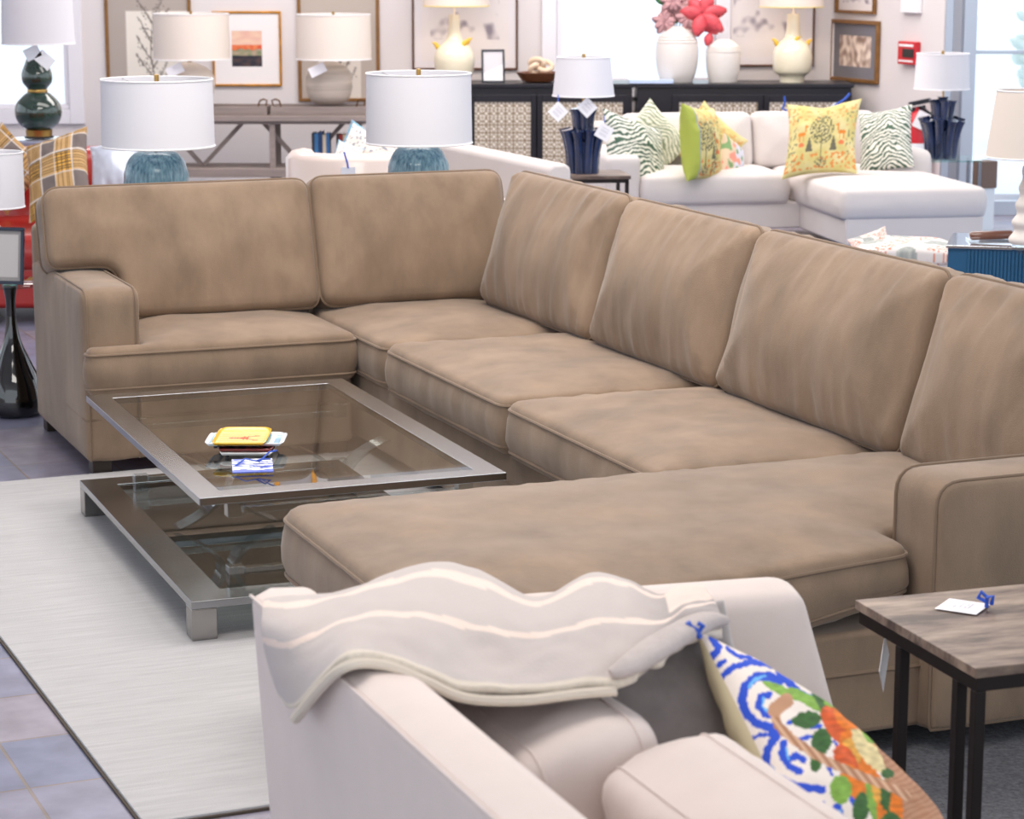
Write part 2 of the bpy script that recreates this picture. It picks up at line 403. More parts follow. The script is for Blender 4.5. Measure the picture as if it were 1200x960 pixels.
d1 = struct(b.build('door_1', ALU, bevel=.004)); B().box(p1.x, 7, ys-.004, ys+.004, .1, 2.5).build('glass_pane', PANE, d1, smooth=False)
struct(B().box(p1.x, 7, ys-.05, ys+.1, 2.7, ztop).build('wall_right_header', WALLM, smooth=False)).name = 'wall_front'
struct(B().box(-7.15, -7, -2, YB, 0, .8).box(-7.15, -7, -2, YB, 2.9, ztop).box(-7.15, -7, 16.5, YB, .8, 2.9).box(-7.15, -7, 9.6, 10.4, .8, 2.9).build('wall_left', WALLM, smooth=False))
for n_, ya_, yb_ in ((3, -2, 9.6), (4, 10.4, 16.5)):
    b = B().box(-7.05, -6.97, ya_, yb_, .76, .84).box(-7.05, -6.97, ya_, yb_, 2.86, 2.94)
    for k_ in range(5): y_ = ya_+(yb_-ya_)*k_/4; b.box(-7.05, -6.97, y_-.04, y_+.04, .8, 2.9)
    o_ = struct(b.build('window_%d' % n_, TRIMM, bevel=.005)); B().box(-7.06, -7.054, ya_, yb_, .8, 2.9).build('glass_pane', PANE, o_, smooth=False)
struct(B().box(-7, 7, -2, YB+.15, ztop, ztop+.1).build('ceiling', mat('ceiling_paint', '#e8e4e2', .9), smooth=False))
struct(B().box(-7, cx, YB-.015, YB, 0, .13).build('baseboard_back', TRIMM, bevel=.003))
struct(B().box(-40, 40, YB+.3, 70, -.25, -.15).build('ground_outside', mat('bright_pavement', '#dfe6ee', .9), smooth=False)).name = 'floor_outside'
# carpet area at the right and pale rug
CARP = mat('charcoal_carpet', '#55555a', .95, mott=.45, mscale=(90, 90, 90), bump=1, bscale=180)
o = B().box(.28, 5.5, -1, 6.6, 0, .006).build('carpet', CARP, smooth=False); tag(o, 'charcoal carpet laid under the striped stone side table', 'carpet')
RUGM = mat('pale_rug_wool', '#b5b3b4', .95, mott=.10, mscale=(5, 60, 5), bump=.8, bscale=260, detail=8)
rc = onz(-12, 568.5); rr = root('area_rug', 'pale grey distressed wool rug under the glass coffee table', 'rug', (rc.x, rc.y, 0), R(23.5))
c0 = Vector((-.69, 0)); 
Mi = rmat(rr).inverted(); L1 = Mi @ onz(0, 750); L2 = Mi @ onz(162, 960); L3 = Mi @ onz(325, 947); L4 = Mi @ onz(100, 559.5)
rx = (L1.x+L2.x)/2; ry0 = (L3.y); ry1 = L4.y
B().box(rx, rx+2.5, ry0, ry1, .001, .012).build('rug_pile', RUGM, rr, bevel=.003)
B().box(rx-.007, rx+2.507, ry0-.007, ry1+.007, 0, .006).build('rug_binding', mat('rug_edge', '#4a4038', .9), rr)

# ================================================= BEIGE SECTIONAL
O = Vector((-1.5011, 8.1491, 0)); A = R(22)
SF = root('sectional_sofa', 'tan velvet sectional sofa with chaise and piped loose cushions', 'sofa', O, A)
def vbox(name, x0, x1, y0, y1, z0, z1, parent=SF, bev=.018, m=VELVET):
    return B().box(x0, x1, y0, y1, z0, z1).build(name, m, parent, bevel=bev, seg=3)
# bases with a welt line
def base(poly, z0=.055, z1=.305):
    o = B().prism(poly, z0, z1).build('base', VELVET, SF, bevel=.016, seg=3)
    Bd = round_poly(poly, .016, .05); b = B(); b.tube([(p[0]*1, p[1]*1, .205) for p in Bd], .006, 6, True); b.build('welt', VELPIPE, o)
base([(.0, 0), (.985, 0), (.985, .88), (.0, .88)][::1])
base([(1.02, -2.62), (1.98, -2.62), (1.98, .88), (1.02, .88)])
base([(-.03, -3.585), (2.0, -3.585), (2.0, -2.66), (-.03, -2.66)])
soft('arm', [(0, .06), (.93, .06), (.93, .665), (0, .665)], .2, frame((.1, 0, 0), (0, 1, 0), (0, 0, 1)), VELVET, SF, rad=[.01, .01, .03, .055], r=.012, crown=.006, D=.1, wr=.003, pipe=.0045, seed=1)
soft('arm', [(1.2, .06), (1.98, .06), (1.98, .648), (1.2, .648)], .2, frame((0, -3.54, 0), (1, 0, 0), (0, 0, 1)), VELVET, SF, rad=[.01, .01, .03, .06], r=.012, crown=.006, D=.1, wr=.003, pipe=.0045, seed=2)
vbox('back_frame', .0, 2.06, .86, .95, .06, .81, bev=.03)
vbox('back_frame', 1.98, 2.07, -3.62, .90, .06, .81, bev=.03)
b = B()
for x, y in ((.02, .02), (.02, .86), (.9, .02), (1.06, -2.55), (1.9, -2.55), (0.0, -3.55), (1.9, -3.55), (1.9, .8), (0.0, -2.76), (1.9, -2.75)):
    B().box(x, x+.07, y, y+.07, 0, .06).build('foot', DARKWOOD, SF, bevel=.004)
def zw(a): 
    return a
SK = dict(crown=.035, D=.28, r=.022, bulge=.012, wr=.005)
Mz = lambda z: frame((0, 0, z), (1, 0, 0), (0, 1, 0))
soft('seat_cushion', [(.0, -.06), (.985, -.075), (.985, .62), (.205, .62), (.205, -.0), (.0, -.0)], .165, Mz(.385), VELVET, SF, rad=[.06, .05, .02, .02, .01, .02], seed=3, **SK)
soft('seat_cushion', [(1.0, -.345), (1.75, -.345), (1.75, .62), (1.0, .62)], .165, Mz(.385), VELVET, SF, rad=[.09, .02, .02, .05], seed=4, **SK)
soft('seat_cushion', [(.985, -1.495), (1.75, -1.495), (1.75, -.375), (.985, -.375)], .175, Mz(.388), VELVET, SF, rad=[.05, .02, .02, .06], seed=5, gather=.006, **SK)
soft('seat_cushion', [(.985, -2.61), (1.75, -2.61), (1.75, -1.51), (.985, -1.51)], .175, Mz(.388), VELVET, SF, rad=[.05, .02, .02, .06], seed=6, gather=.006, **SK)
def cw(p):
    p = p.copy(); k = max(0, min(1, (1.1-p.x)/1.2)); p.z -= .02*math.exp(-((p.x-.55)/.4)**2)*max(0, min(1, (-p.y-2.9)/.6)); 
    p.z += .05*max(0, min(1, (p.x-.7)/.45))*max(0, min(1, -p.z/.06))*max(0, min(1, (-p.y-2.9)/.4))
    return p
soft('chaise_cushion', [(-.08, -3.60), (.55, -3.625), (1.178, -3.565), (1.178, -3.43), (1.75, -3.435), (1.75, -2.64), (-.075, -2.64)], .18, Mz(.40), VELVET, SF, rad=[.08, .3, .055, .015, .02, .03, .10], seed=7, warp=cw, gather=.004, **SK)
# loose back cushions
BK = dict(r=.03, bulge=.006, wr=.009, step=.021)
lean = R(17)
vb = (0, math.sin(lean), math.cos(lean))
h0, h1 = .0, .505
def backc(u0, u1, org, u, v, seed, th=.19, pts=None, h=.505, rad=None, gather=.006, crown=.06, top=0, **k):
    P = pts or [(u0, 0), (u1, 0), (u1, h+top), (u0, h)]
    return soft('back_cushion', P, th, frame(org, u, v), VELVET, SF, rad=rad or .06, seed=seed, gather=gather, crown=crown, D=.26, bcrown=.02, **{**BK, **k})
backc(0, 0, (0, .50, .475), (1, 0, 0), vb, 11, pts=[(.235, .0), (1.0, .0), (1.0, .50), (-.02, .50), (-.02, .20), (.235, .20)], rad=[.03, .05, .06, .07, .05, .07], gather=.003, crown=.04)
backc(1.01, 1.80, (0, .50, .475), (1, 0, 0), vb, 12, h=.505, gather=.004, crown=.05)
vr = (math.sin(lean), 0, math.cos(lean))
ur = (0, -1, 0)
XR = 1.70
backc(-.34, .70, (XR, 0, .475), ur, vr, 13, h=.525, crown=.065, gather=.012)
backc(.715, 1.675, (XR, 0, .475), ur, vr, 14, h=.52, crown=.08, gather=.013)
backc(1.69, 2.745, (XR, 0, .475), ur, vr, 15, h=.52, crown=.085, gather=.013)
backc(2.76, 3.44, (XR, 0, .475), ur, vr, 16, h=.52, crown=.075, gather=.013)

# ================================================= COFFEE TABLE
CT = root('coffee_table', 'square chrome and glass coffee table with smoked lower shelf', 'coffee table', O, R(21))
x0, x1, y0, y1 = -.085, .805, -2.05, -.455
def ring(x0, x1, y0, y1, w, z0, z1):
    b = B(); o = [(x0, y0), (x1, y0), (x1, y1), (x0, y1)]; i = [(x0+w, y0+w), (x1-w, y0+w), (x1-w, y1-w), (x0+w, y1-w)]
    v = [(x, y, z) for z in (z0, z1) for x, y in o+i]; f = []
    for k in range(4):
        k2 = (k+1) % 4; f += [(k, k2, 8+k2, 8+k), (4+k, 12+k, 12+k2, 4+k2), (8+k, 8+k2, 12+k2, 12+k), (k, 4+k, 4+k2, k2)]
    return b.add(v, f)
ring(x0, x1, y0, y1, .075, .362, .384).build('top_frame', CHROME, CT, bevel=.002)
B().box(x0+.076, x1-.076, y0+.076, y1-.076, .376, .383).build('glass_top', GLASS, CT, smooth=False)
X0, X1, Y0, Y1 = -.135, .755, -2.14, -.56
ring(X0, X1, Y0, Y1, .105, .100, .122).build('lower_frame', CHROME, CT, bevel=.002)
B().box(X0+.106, X1-.106, Y0+.106, Y1-.106, .112, .119).build('shelf_glass', SMOKE, CT, smooth=False)
for x in (X0, X1-.07):
    for y in (Y0, Y1-.07): B().box(x, x+.07, y, y+.07, .012, .100).build('leg', CHROME2, CT, bevel=.003)
for yy in (-2.02, -.80):
    p = B()
    for xa in (.0, .67):
        B().box(xa, xa+.045, yy, yy+.04, .122, .175).build('acrylic_block', ACRYL, CT, bevel=.002)
        B().box(xa, xa+.045, yy, yy+.04, .315, .362).build('acrylic_block', ACRYL, CT, bevel=.002)
    B().box(.046, .669, yy+.005, yy+.035, .15, .168).build('acrylic_rail', ACRYL, CT, bevel=.002)
    B().box(.046, .669, yy+.005, yy+.035, .322, .340).build('acrylic_rail', ACRYL, CT, bevel=.002)
for cx_ in (.16, .52):
    for s_ in (-1, 1):
        pts = [(cx_+s_*(.018+.13*abs(k/8-1)**2.2), -1.35, .133+.223*k/16) for k in range(17)]
        v = []
        for x, y, z in pts: v += [(x-.008, y-.04, z), (x+.008, y-.04, z), (x+.008, y+.04, z), (x-.008, y+.04, z)]
        f = [(4*i+a, 4*i+(a+1) % 4, 4*i+4+(a+1) % 4, 4*i+4+a) for i in range(16) for a in range(4)]+[(3, 2, 1, 0), (64, 65, 66, 67)]
        B().add(v, f).build('acrylic_arc', ACRYL, CT)

# trays on the coffee table
CM = rmat(CT); CI = CM.inverted()
def zq(px, py, z): return CI @ onz(px, py, z)
def tray(label, cxy, w, d, z, rz, rim, fn, group='small trays on the coffee table'):
    o = root('tray', label, 'tray', CM @ Vector((cxy[0], cxy[1], z)), R(21)+rz, group)
    n = 100; v = []; f = []; c = []
    def sup(u, w_):
        return max(abs(u), abs(w_))
    for j in range(n+1):
        for i in range(n+1):
            u = 2*i/n-1; q_ = 2*j/n-1; k = sup(u, q_)
            cr = 1-.10*(abs(u)*abs(q_))**6
            z_ = .003+.010*max(0, (k-.82)/.18)**2
            v.append((u*w/2*cr, q_*d/2*cr, z_)); c.append((*lin(rim if k > .9 else fn((u+1)/2, (1-q_)/2)), 1))
    for j in range(n):
        for i in range(n): a = j*(n+1)+i; f.append((a, a+1, a+n+2, a+n+1))
    b = B().add(v, f); t = b.build('tray_dish', mat('glazed_tray', '#ffffff', .2, attr=True, coat=.5), o, cols=c); q = t.modifiers.new('s', 'SOLIDIFY'); q.thickness = .003
    for sx_ in (-1, 1):
        for sy_ in (-1, 1): B().lathe([(.006, -.004), (.006, .003)], 10, (sx_*w*.36, sy_*d*.36)).build('tray_foot', BLACKLAC, o)
    return o
def lob(u, v):
    y = hx('#f2cf5a'); w = hx('#f3e3ad'); c = mix(y, w, .5+.5*math.sin(v*70)) if v > .12 else y
    # red lobster seen from above
    x = u-.5; z = v-.52; r_ = hx('#d9442e')
    if -.24 < x < -.02 and abs(z) < .014+.03*abs(math.sin(x*60)): return r_
    if ((x-.04)/.09)**2+(z/.06)**2 < 1: return r_
    for s_ in (-1, 1):
        if abs(z-s_*(.05+(x-.08)*.45)) < .016 and .08 < x < .24: return r_
        if ((x-.26)/.06)**2+((z-s_*.125)/.035)**2 < 1 and not abs(z-s_*.125) < .008: return r_
        if x < .12 and x > -.02 and abs((x*14) % 1-.5) < .2 and .05 < s_*z < .12: return r_
    return c
def stripes(u, v): return hx('#8fc3e6') if (u*7 % 1) < .55 else hx('#eef2f6')
ya = [zq(261.7, 508.3, .41), zq(317.5, 508.3, .41), zq(308, 530, .41), zq(249, 528, .41)]
yc = sum(ya, Vector())/4; yw = (ya[1]-ya[0]).length; ydd = (ya[0]-ya[3]).length
rot = math.atan2(ya[1].y-ya[0].y, ya[1].x-ya[0].x)
bc = (yc.x+.015, yc.y+.01)
tray('small white tray at the bottom of the tray stack', (bc[0], bc[1]-.03), .16, .2, .388, rot, hx('#f5f3f2'), lambda u, v: hx('#f5f3f2'))
tray('small dark red rimmed tray under the blue striped tray', (bc[0], bc[1]-.02), .165, .2, .397, rot, hx('#7c2422'), lambda u, v: hx('#a33'+'a33'[:3]) if False else (.6, .15, .13))
tray('blue and white striped tray lying crosswise in the stack', bc, .235, .17, .407, rot, hx('#e8eef4'), stripes)
tray('yellow tray with a red lobster topping the stack', (yc.x, yc.y), .16, .235, .418, rot, hx('#f0bd2c'), lob)
tg = zq(296, 550, .388)
o = root('ribbon_tag', 'blue and white printed tag with blue ribbon on the glass coffee table', 'tag', CM @ Vector((tg.x, tg.y, .386)), R(8))
def tagp(u, v): return hx('#4a5fc0') if nz(u*3, v*14) > .05 or v > .85 else hx('#e9eaf4')
v_ = sheet('card', .115, .09, 30, 24, tagp, o, Matrix.Translation((0, 0, .012)) @ Matrix.Rotation(R(-78), 4, 'X'))
b = B()
b.tube([(-.05, .0, .012), (-.02, .015, .03), (.02, .01, .022), (.05, .03, .045), (.07, .02, .05)], .004, 6, flat=.5)
b.tube([(.01, .01, .024), (.035, -.01, .034), (.05, .01, .028), (.02, .015, .026)], .004, 6, flat=.5)
b.build('ribbon', RIB, o)

# ================================================= FOREGROUND LOVESEAT
C0 = Vector((-.4151, 3.7386, 0)); LS = root('loveseat', 'pale pinkish cream loveseat in the foreground seen over its back', 'sofa', C0, R(22))
# back: sloping slab running toward the viewer (local -y), raked outward
def prism_along(prof, ya, yb, n=12):
    v = []; f = []; k = len(prof)
    for j in range(n+1):
        y = ya+(yb-ya)*j/n
        for x, z in prof: v.append((x, y, z))
    for j in range(n):
        for i in range(k): i2 = (i+1) % k; f.append((j*k+i, (j+1)*k+i, (j+1)*k+i2, j*k+i2))
    f.append(tuple(range(k))); f.append(tuple(n*k+i for i in range(k))[::-1])
    return B().add(v, f)
prism_along([(.045, .08), (.0, .785), (.035, .80), (.10, .795), (.125, .77), (.22, .08)], .06, -1.75, 1).build('back', CREAMF, LS, bevel=.012, seg=3)
b = B(); b.tube([(.002, .06, .787), (.002, -1.75, .787)], .0028, 6); b.build('seam', CREAMF, LS)
b = B(); 
arm = [(.06, .08), (.98, .08), (.90, .735), (.86, .755), (.06, .785)]
Ma = frame((0, 0, 0), (1, 0, 0), (0, 0, 1))
soft('arm', [(.06, .08), (1.19, .08), (.985, .725), (.06, .76)], .13, frame((0, 0.0, 0), (1, 0, 0), (0, 0, 1)), CREAMF, LS, rad=[.02, .02, .045, .03], r=.025, crown=.01, D=.1, pipe=0, seed=31)
soft('arm', [(.06, .08), (1.08, .08), (.935, .74), (.06, .77)], .13, frame((0, -1.69, 0), (1, 0, 0), (0, 0, 1)), CREAMF, LS, rad=[.02, .02, .045, .03], r=.025, crown=.01, D=.1, pipe=0, seed=31)
vbox('base', .05, .92, -1.74, .04, .08, .27, LS, .02, CREAMF)
for x in (.08, .85):
    for y in (-1.7, -.02): B().box(x, x+.05, y-.05, y, 0, .085).build('foot', DARKWOOD, LS, bevel=.003)
soft('seat_cushion', [(.2, -.84), (.95, -.84), (.95, -.075), (.2, -.075)], .17, Mz(.36), CREAMF, LS, rad=.05, r=.03, crown=.03, pipe=0, seed=33)
soft('seat_cushion', [(.2, -1.61), (.95, -1.61), (.95, -.855), (.2, -.855)], .17, Mz(.36), CREAMF, LS, rad=.05, r=.03, crown=.03, pipe=0, seed=34)
def lcush(xc, ya, yb, z0, h, ln, seed, th=.19):
    s_, c_ = math.sin(R(ln)), math.cos(R(ln))
    # facing +x: u = +y, v up leaning to -x, w = u x v = +x
    return soft('back_cushion', [(yb, 0), (ya, 0), (ya, h), (yb, h)], th, frame((xc, 0, z0), (0, 1, 0), (-s_, 0, c_)), CREAMF, LS, rad=.055, r=.03, crown=.035, D=.2, pipe=.0022, pm=CREAMF, seed=seed, wr=.012, step=.025, gather=.004)
lcush(.385, -.09, -.60, .44, .265, 12, 35, .22)
lcush(.485, -.62, -1.25, .44, .262, 14, 36, .20)

# grey velvet pillow
LM = rmat(LS)
def face(TL, TR, BL):
    # matrix mapping unit pillow axes: +x to the right along the top edge, +y up, normal towards viewer
    u = TR-TL; d = BL-TL; c = TL+(u+d)/2; a = u.length/2; bb = d.length/2
    U = u.normalized(); V = (-d).normalized(); W = U.cross(V).normalized(); M = Matrix.Identity(4)
    for i, q_ in enumerate((U, V, W, c)):
        for j in range(3): M[j][i] = q_[j]
    return M, a, bb
Mg, a_, b_ = face(at(698, 770, 3.64), at(808, 752, 3.71), at(728, 920, 3.48))
pillow('velvet_pillow', 'dark grey velvet pillow tucked under the throw on the cream loveseat', 'pillow', .165, .18, .07, Mg, GREYV, n=50, seed=3, pull=.06)
# blue scroll pillow with orange basket
TLp, TRp, BLp = (818, 741), (1066, 938), (926, 965)
TL, TR, BL = at(*TLp, 3.60), at(*TRp, 3.80), at(*BLp, 3.27)
Mb, a_, b_ = face(TL, TR, BL)
E1 = np.array([TRp[0]-TLp[0], TRp[1]-TLp[1]], float); E2 = np.array([BLp[0]-TLp[0], BLp[1]-TLp[1]], float); EI = np.linalg.inv(np.stack([E1, E2], 1))
def Z5(x, y): return (780+x*320/1200, 720+y*240/900)
def uvpix(u, v): return TLp[0]+u*E1[0]+v*E2[0], TLp[1]+u*E1[1]+v*E2[1]
BLU = hx('#2a50c8'); LBL = hx('#6fb4e8'); ORG = hx('#f58220'); ORD = hx('#e8622a'); YOR = hx('#f7b24a'); PYL = hx('#f6dfa4')
GRN = hx('#3f6b32'); LGR = hx('#8cb84a'); TAN = hx('#c09070'); TDK = hx('#a87454')
strokes = [  # (polyline in the close-up's pixels, half width, colour)
 ([(240, 280), (300, 230), (380, 210), (460, 225)], 14, BLU), ([(200, 190), (235, 150), (205, 110)], 15, BLU), ([(215, 235), (262, 205)], 10, BLU), ([(270, 150), (320, 185), (370, 190)], 10, BLU),
 ([(500, 300), (460, 272), (400, 272), (350, 315), (335, 380), (355, 440), (400, 480), (470, 500)], 20, BLU), ([(440, 270), (395, 285), (365, 320)], 6, LBL),
 ([(455, 355), (415, 365), (408, 405), (440, 440), (475, 445)], 15, BLU), ([(430, 370), (425, 405), (450, 430)], 5, LBL),
 ([(370, 550), (420, 530), (500, 525)], 10, BLU), ([(490, 530), (450, 590), (440, 650), (475, 710), (560, 750), (640, 765), (690, 770)], 18, BLU), ([(470, 680), (510, 725), (560, 750)], 5, LBL),
 ([(520, 565), (510, 620), (545, 670), (590, 690)], 16, BLU), ([(540, 640), (575, 620), (605, 640)], 15, BLU), ([(530, 590), (540, 640)], 5, LBL),
 ([(500, 255), (545, 300), (590, 350), (640, 370)], 17, BLU), ([(620, 300), (660, 340)], 8, BLU), ([(540, 480), (580, 450), (640, 500), (680, 490)], 9, BLU), ([(590, 550), (640, 535), (660, 560)], 9, BLU),
 ([(520, 815), (600, 830), (690, 835), (705, 900), (740, 960)], 15, BLU), ([(540, 815), (620, 825), (670, 830)], 5, LBL), ([(590, 870), (640, 865), (660, 900)], 15, BLU), ([(755, 850), (770, 900)], 20, BLU), ([(765, 865), (770, 900)], 6, LBL),
 ([(700, 640), (730, 700)], 8, BLU), ([(815, 800), (830, 840)], 10, BLU), ([(740, 560), (770, 590)], 8, BLU)]
blobs = [  # (cx, cy, rx, ry, rotation, colour)
 (640, 385, 120, 25, 30, LGR), (510, 335, 95, 20, 25, LGR), (700, 400, 90, 22, 50, GRN), (745, 430, 100, 25, 60, LGR), (620, 465, 65, 38, -5, GRN), (685, 560, 45, 60, 10, GRN), (660, 650, 25, 45, 5, GRN),
 (700, 345, 70, 30, 30, LGR), (750, 370, 50, 18, 20, GRN), (750, 490, 45, 100, -35, ORD), (800, 440, 55, 75, -30, ORG), (850, 600, 75, 110, -35, ORG), (820, 600, 35, 60, -25, YOR), (890, 600, 38, 115, -35, PYL), (900, 520, 35, 50, -20, LGR),
 (790, 640, 45, 75, -30, ORD), (830, 740, 50, 90, -30, ORG), (770, 770, 48, 65, 0, LGR), (860, 850, 38, 70, 10, GRN), (930, 800, 45, 130, -15, ORG), (905, 820, 18, 120, -10, LGR), (970, 800, 35, 80, -15, GRN), (1015, 850, 30, 75, 0, ORG), (975, 700, 30, 22, 0, GRN), (925, 780, 18, 50, -15, YOR), (990, 950, 60, 80, 0, GRN), (1050, 1000, 60, 70, 0, ORG)]
rope = [(470, 420), (495, 490), (560, 550), (660, 620), (760, 670), (880, 720), (1000, 765), (1060, 800)]
def segd(px, py, pl):
    best = 1e9
    for (ax, ay), (bx, by) in zip(pl, pl[1:]):
        dx, dy = bx-ax, by-ay; t = max(0, min(1, ((px-ax)*dx+(py-ay)*dy)/(dx*dx+dy*dy))); best = min(best, math.hypot(px-ax-t*dx, py-ay-t*dy))
    return best
for s_ in strokes: s_[0].__len__()
def basket(pos, u, v):
    px, py = proj(pos); x = (px-780)*1200/320; y = (py-720)*900/240
    col = hx('#f1e3d8'); jx = x+6*nz(x*.05, y*.05); jy = y+6*nz(x*.05+9, y*.05)
    for pl, w, c in strokes:
        if x < min(p[0] for p in pl)-40 or x > max(p[0] for p in pl)+40: continue
        if segd(jx, jy, pl) < w: col = c
    # woven basket on the far side
    e = (x-(880+(y-480)*.33))
    if y > 350 and e > 0 and x > 760: col = mix(TDK, TAN, .5+.5*math.sin(x*.11+y*.22+3*nz(x*.02, y*.02)))
    for cx_, cy_, rx_, ry_, rt, c in blobs:
        t = math.radians(rt); dx, dy = jx-cx_, jy-cy_; p = dx*math.cos(t)+dy*math.sin(t); q_ = -dx*math.sin(t)+dy*math.cos(t)
        if (p/rx_)**2+(q_/ry_)**2 < 1: col = mix(c, (c[0]*.82, c[1]*.82, c[2]*.82), .5+.9*nz(x*.03, y*.06))
    if segd(jx, jy, rope) < 20: col = mix(TDK, hx('#d9b090'), .5+.5*math.sin(x*.16-y*.12))
    if segd(jx, jy, [(480, 420), (530, 380)]) < 32: col = TAN
    return col
Mb2 = Mb @ Matrix.Diagonal((1, 1, 1, 1))
pl_ = pillow('embroidered_pillow', 'blue scroll pillow embroidered with a basket of oranges and carrots', 'pillow', a_, b_, .085, Mb2, PAINT, paint=lambda u, v: None, wpaint=basket, n=210, seed=5, pull=.05, back=hx('#d3c39f'))
b = B(); b.M = Matrix.Translation(TL+Vector((.0, -.045, .004)))
b.tube([(0, 0, 0), (-.006, 0, .012), (-.016, 0, .018), (-.02, 0, .026)], .005, 6).tube([(-.004, 0, .008), (.004, 0, .02), (-.004, 0, .024)], .004, 6)
b.build('tassel', RIB, pl_)

# throw blanket
def cat(pts, t):
    n = len(pts)-1; x = t*n; i = min(int(x), n-1); f = x-i; P = lambda k: pts[max(0, min(n, k))]
    a, b_, c, d = P(i-1), P(i), P(i+1), P(i+2)
    return .5*((2*b_)+(-a+c)*f+(2*a-5*b_+4*c-d)*f*f+(-a+3*b_-3*c+d)*f**3)
#   columns left to right; rows: behind the arm, crest, middle a, middle b, hem
def onlx(px, py, x0, off=0):   # point under a pixel on the loveseat's local plane x = x0
    Ri = LM.inverted(); o_ = Ri @ Vector((0, 0, CAM_H)); d_ = (Ri.to_3x3() @ Vector(ray(px, py))); t = (x0-o_.x)/d_.x; return LM @ (o_+d_*t)
def row(*a): return [onz(x, y, z) for x, y, z in a]
grid = [
 [onz(330, 716, .74), onz(311, 703, .80), onlx(306, 735, -.035), onlx(313, 775, -.03), onlx(328, 818, -.022)],
 row((350, 715, .72), (345, 699, .805), (342, 735, .815))+[onlx(338, 782, -.03), onlx(346, 830, -.026)],
 row((405, 708, .72), (405, 690, .80), (402, 715, .825), (396, 742, .83), (398, 772, .825)),
 row((462, 700, .72), (460, 671, .81), (455, 702, .835), (448, 733, .835), (448, 766, .825)),
 row((515, 692, .72), (515, 658, .82), (510, 702, .835), (502, 745, .825), (500, 786, .80)),
 row((570, 698, .72), (570, 672, .81), (565, 717, .825), (555, 760, .80), (545, 805, .775)),
 row((630, 715, .72), (628, 699, .795), (625, 732, .81), (618, 768, .79), (610, 808, .765)),
 row((690, 700, .72), (690, 671, .805), (690, 715, .815), (685, 757, .79), (680, 800, .765)),
 row((745, 705, .72), (735, 679, .805), (735, 716, .81), (732, 756, .79), (722, 797, .765)),
 row((790, 712, .72), (772, 696, .80), (776, 722, .81), (776, 746, .80), (762, 778, .775)),
 row((815, 712, .72), (795, 688, .80), (803, 706, .805), (808, 725, .80), (806, 750, .78)),
 row((850, 725, .70), (825, 688, .79), (836, 702, .79), (843, 716, .785), (846, 738, .775))]
def throw():
    nu, nv = 150, 80; v = []; f = []; col = []
    cs = [hx('#c6bab5'), hx('#ecd6c9'), hx('#aca19d')]
    for i in range(nu+1):
        s_ = i/nu; colc = [cat([grid[k][r_] for k in range(len(grid))], s_) for r_ in range(5)]
        for j in range(nv+1):
            t = j/nv; p = cat(colc, t)
            p = p+Vector((0, -.3, .95))*(.006*nz(s_*9, t*5)+.003*nz(s_*25, t*12))
            v.append(tuple(p)); c = cs[0]
            if abs(t-.33-.03*math.sin(s_*5)) < .022 or abs(t-.60-.03*math.sin(s_*6)) < .022: c = cs[1]
            if t > .95: c = hx('#ddd0c0')
            if s_ > .72 and c == cs[0]: c = mix(cs[0], cs[2], (s_-.72)*8)
            if s_ > .84 and .08 < t < .50: c = cs[1]
            k = .985+.015*math.sin(i*2.1+j*2.6); col.append((*lin(tuple(q_*k for q_ in c)), 1))
    for i in range(nu):
        for j in range(nv): a = i*(nv+1)+j; f.append((a, a+1, a+nv+2, a+nv+1))
    b = B().add(v, f); o = b.build('throw_blanket', mat('knit_throw', '#ffffff', .95, attr=True, bump=.7, bscale=350, sheen=.2), cols=col)
    q_ = o.modifiers.new('s', 'SOLIDIFY'); q_.thickness = .014; q_.offset = -1
    return tag(o, 'pale grey knitted throw with cream stripes draped over the cream loveseat corner', 'blanket')
TH = throw()
# second fold under the hem, and rolled end on the right
hem = [Vector(g[4])+Vector((0, -.004, -.016)) for g in grid[1:9]]
b = B(); b.tube([cat(hem, k/60) for k in range(61)], .0085, 8); b.build('folded_hem', mat('knit_edge', '#d8cbbb', .95, bump=.7, bscale=350), TH, label='cream folded edge')
def fold(pts, w, name, m_):
    b = B(); n = 40; P = [onz(*p) for p in pts]; b.tube([cat(P, k/n) for k in range(n+1)], [w*math.sin(math.pi*(.05+.88*k/n))**.55 for k in range(n+1)], 14, flat=.6); return b.build(name, m_, TH)
KN = mat('knit_plain', '#bdb2ae', .95, mott=.06, mscale=(60, 60, 60), bump=.7, bscale=350); KNC = mat('knit_cream', '#e8d6cc', .95, bump=.7, bscale=350)
fold([(716, 790, .775), (740, 779, .785), (768, 760, .79), (800, 740, .79), (828, 728, .785), (848, 728, .775)], .031, 'fold', KN)

# ================================================= C TABLE AT THE RIGHT
sp = onz(1002, 703, .56); ST = root('side_table', 'C-shaped side table with veined brown stone top on black legs beside the chaise', 'side table', (sp.x, sp.y, 0), R(18.5))
B().box(0, .40, -.485, 0, .54, .56).build('stone_top', STONE, ST, bevel=.002)
b = ring(.006, .394, -.479, -.006, .022, .512, .54); b.build('top_frame', IRON, ST, bevel=.002)
for y in (-.175, -.40): B().box(.006, .028, y-.011, y+.011, .01, .512).build('leg', IRON, ST, bevel=.002)
B().box(.006, .028, -.479, -.457, .01, .512).build('leg', IRON, ST, bevel=.002)
B().box(.372, .394, -.479, -.457, .01, .512).build('leg', IRON, ST, bevel=.002)
b = B().box(.006, .028, -.479, -.006, 0.006, .028).box(.372, .394, -.479, -.006, 0.006, .028).box(.028, .372, -.028, -.006, .006, .028).box(.028, .372, -.479, -.457, .006, .028); b.build('foot_frame', IRON, ST, bevel=.002)
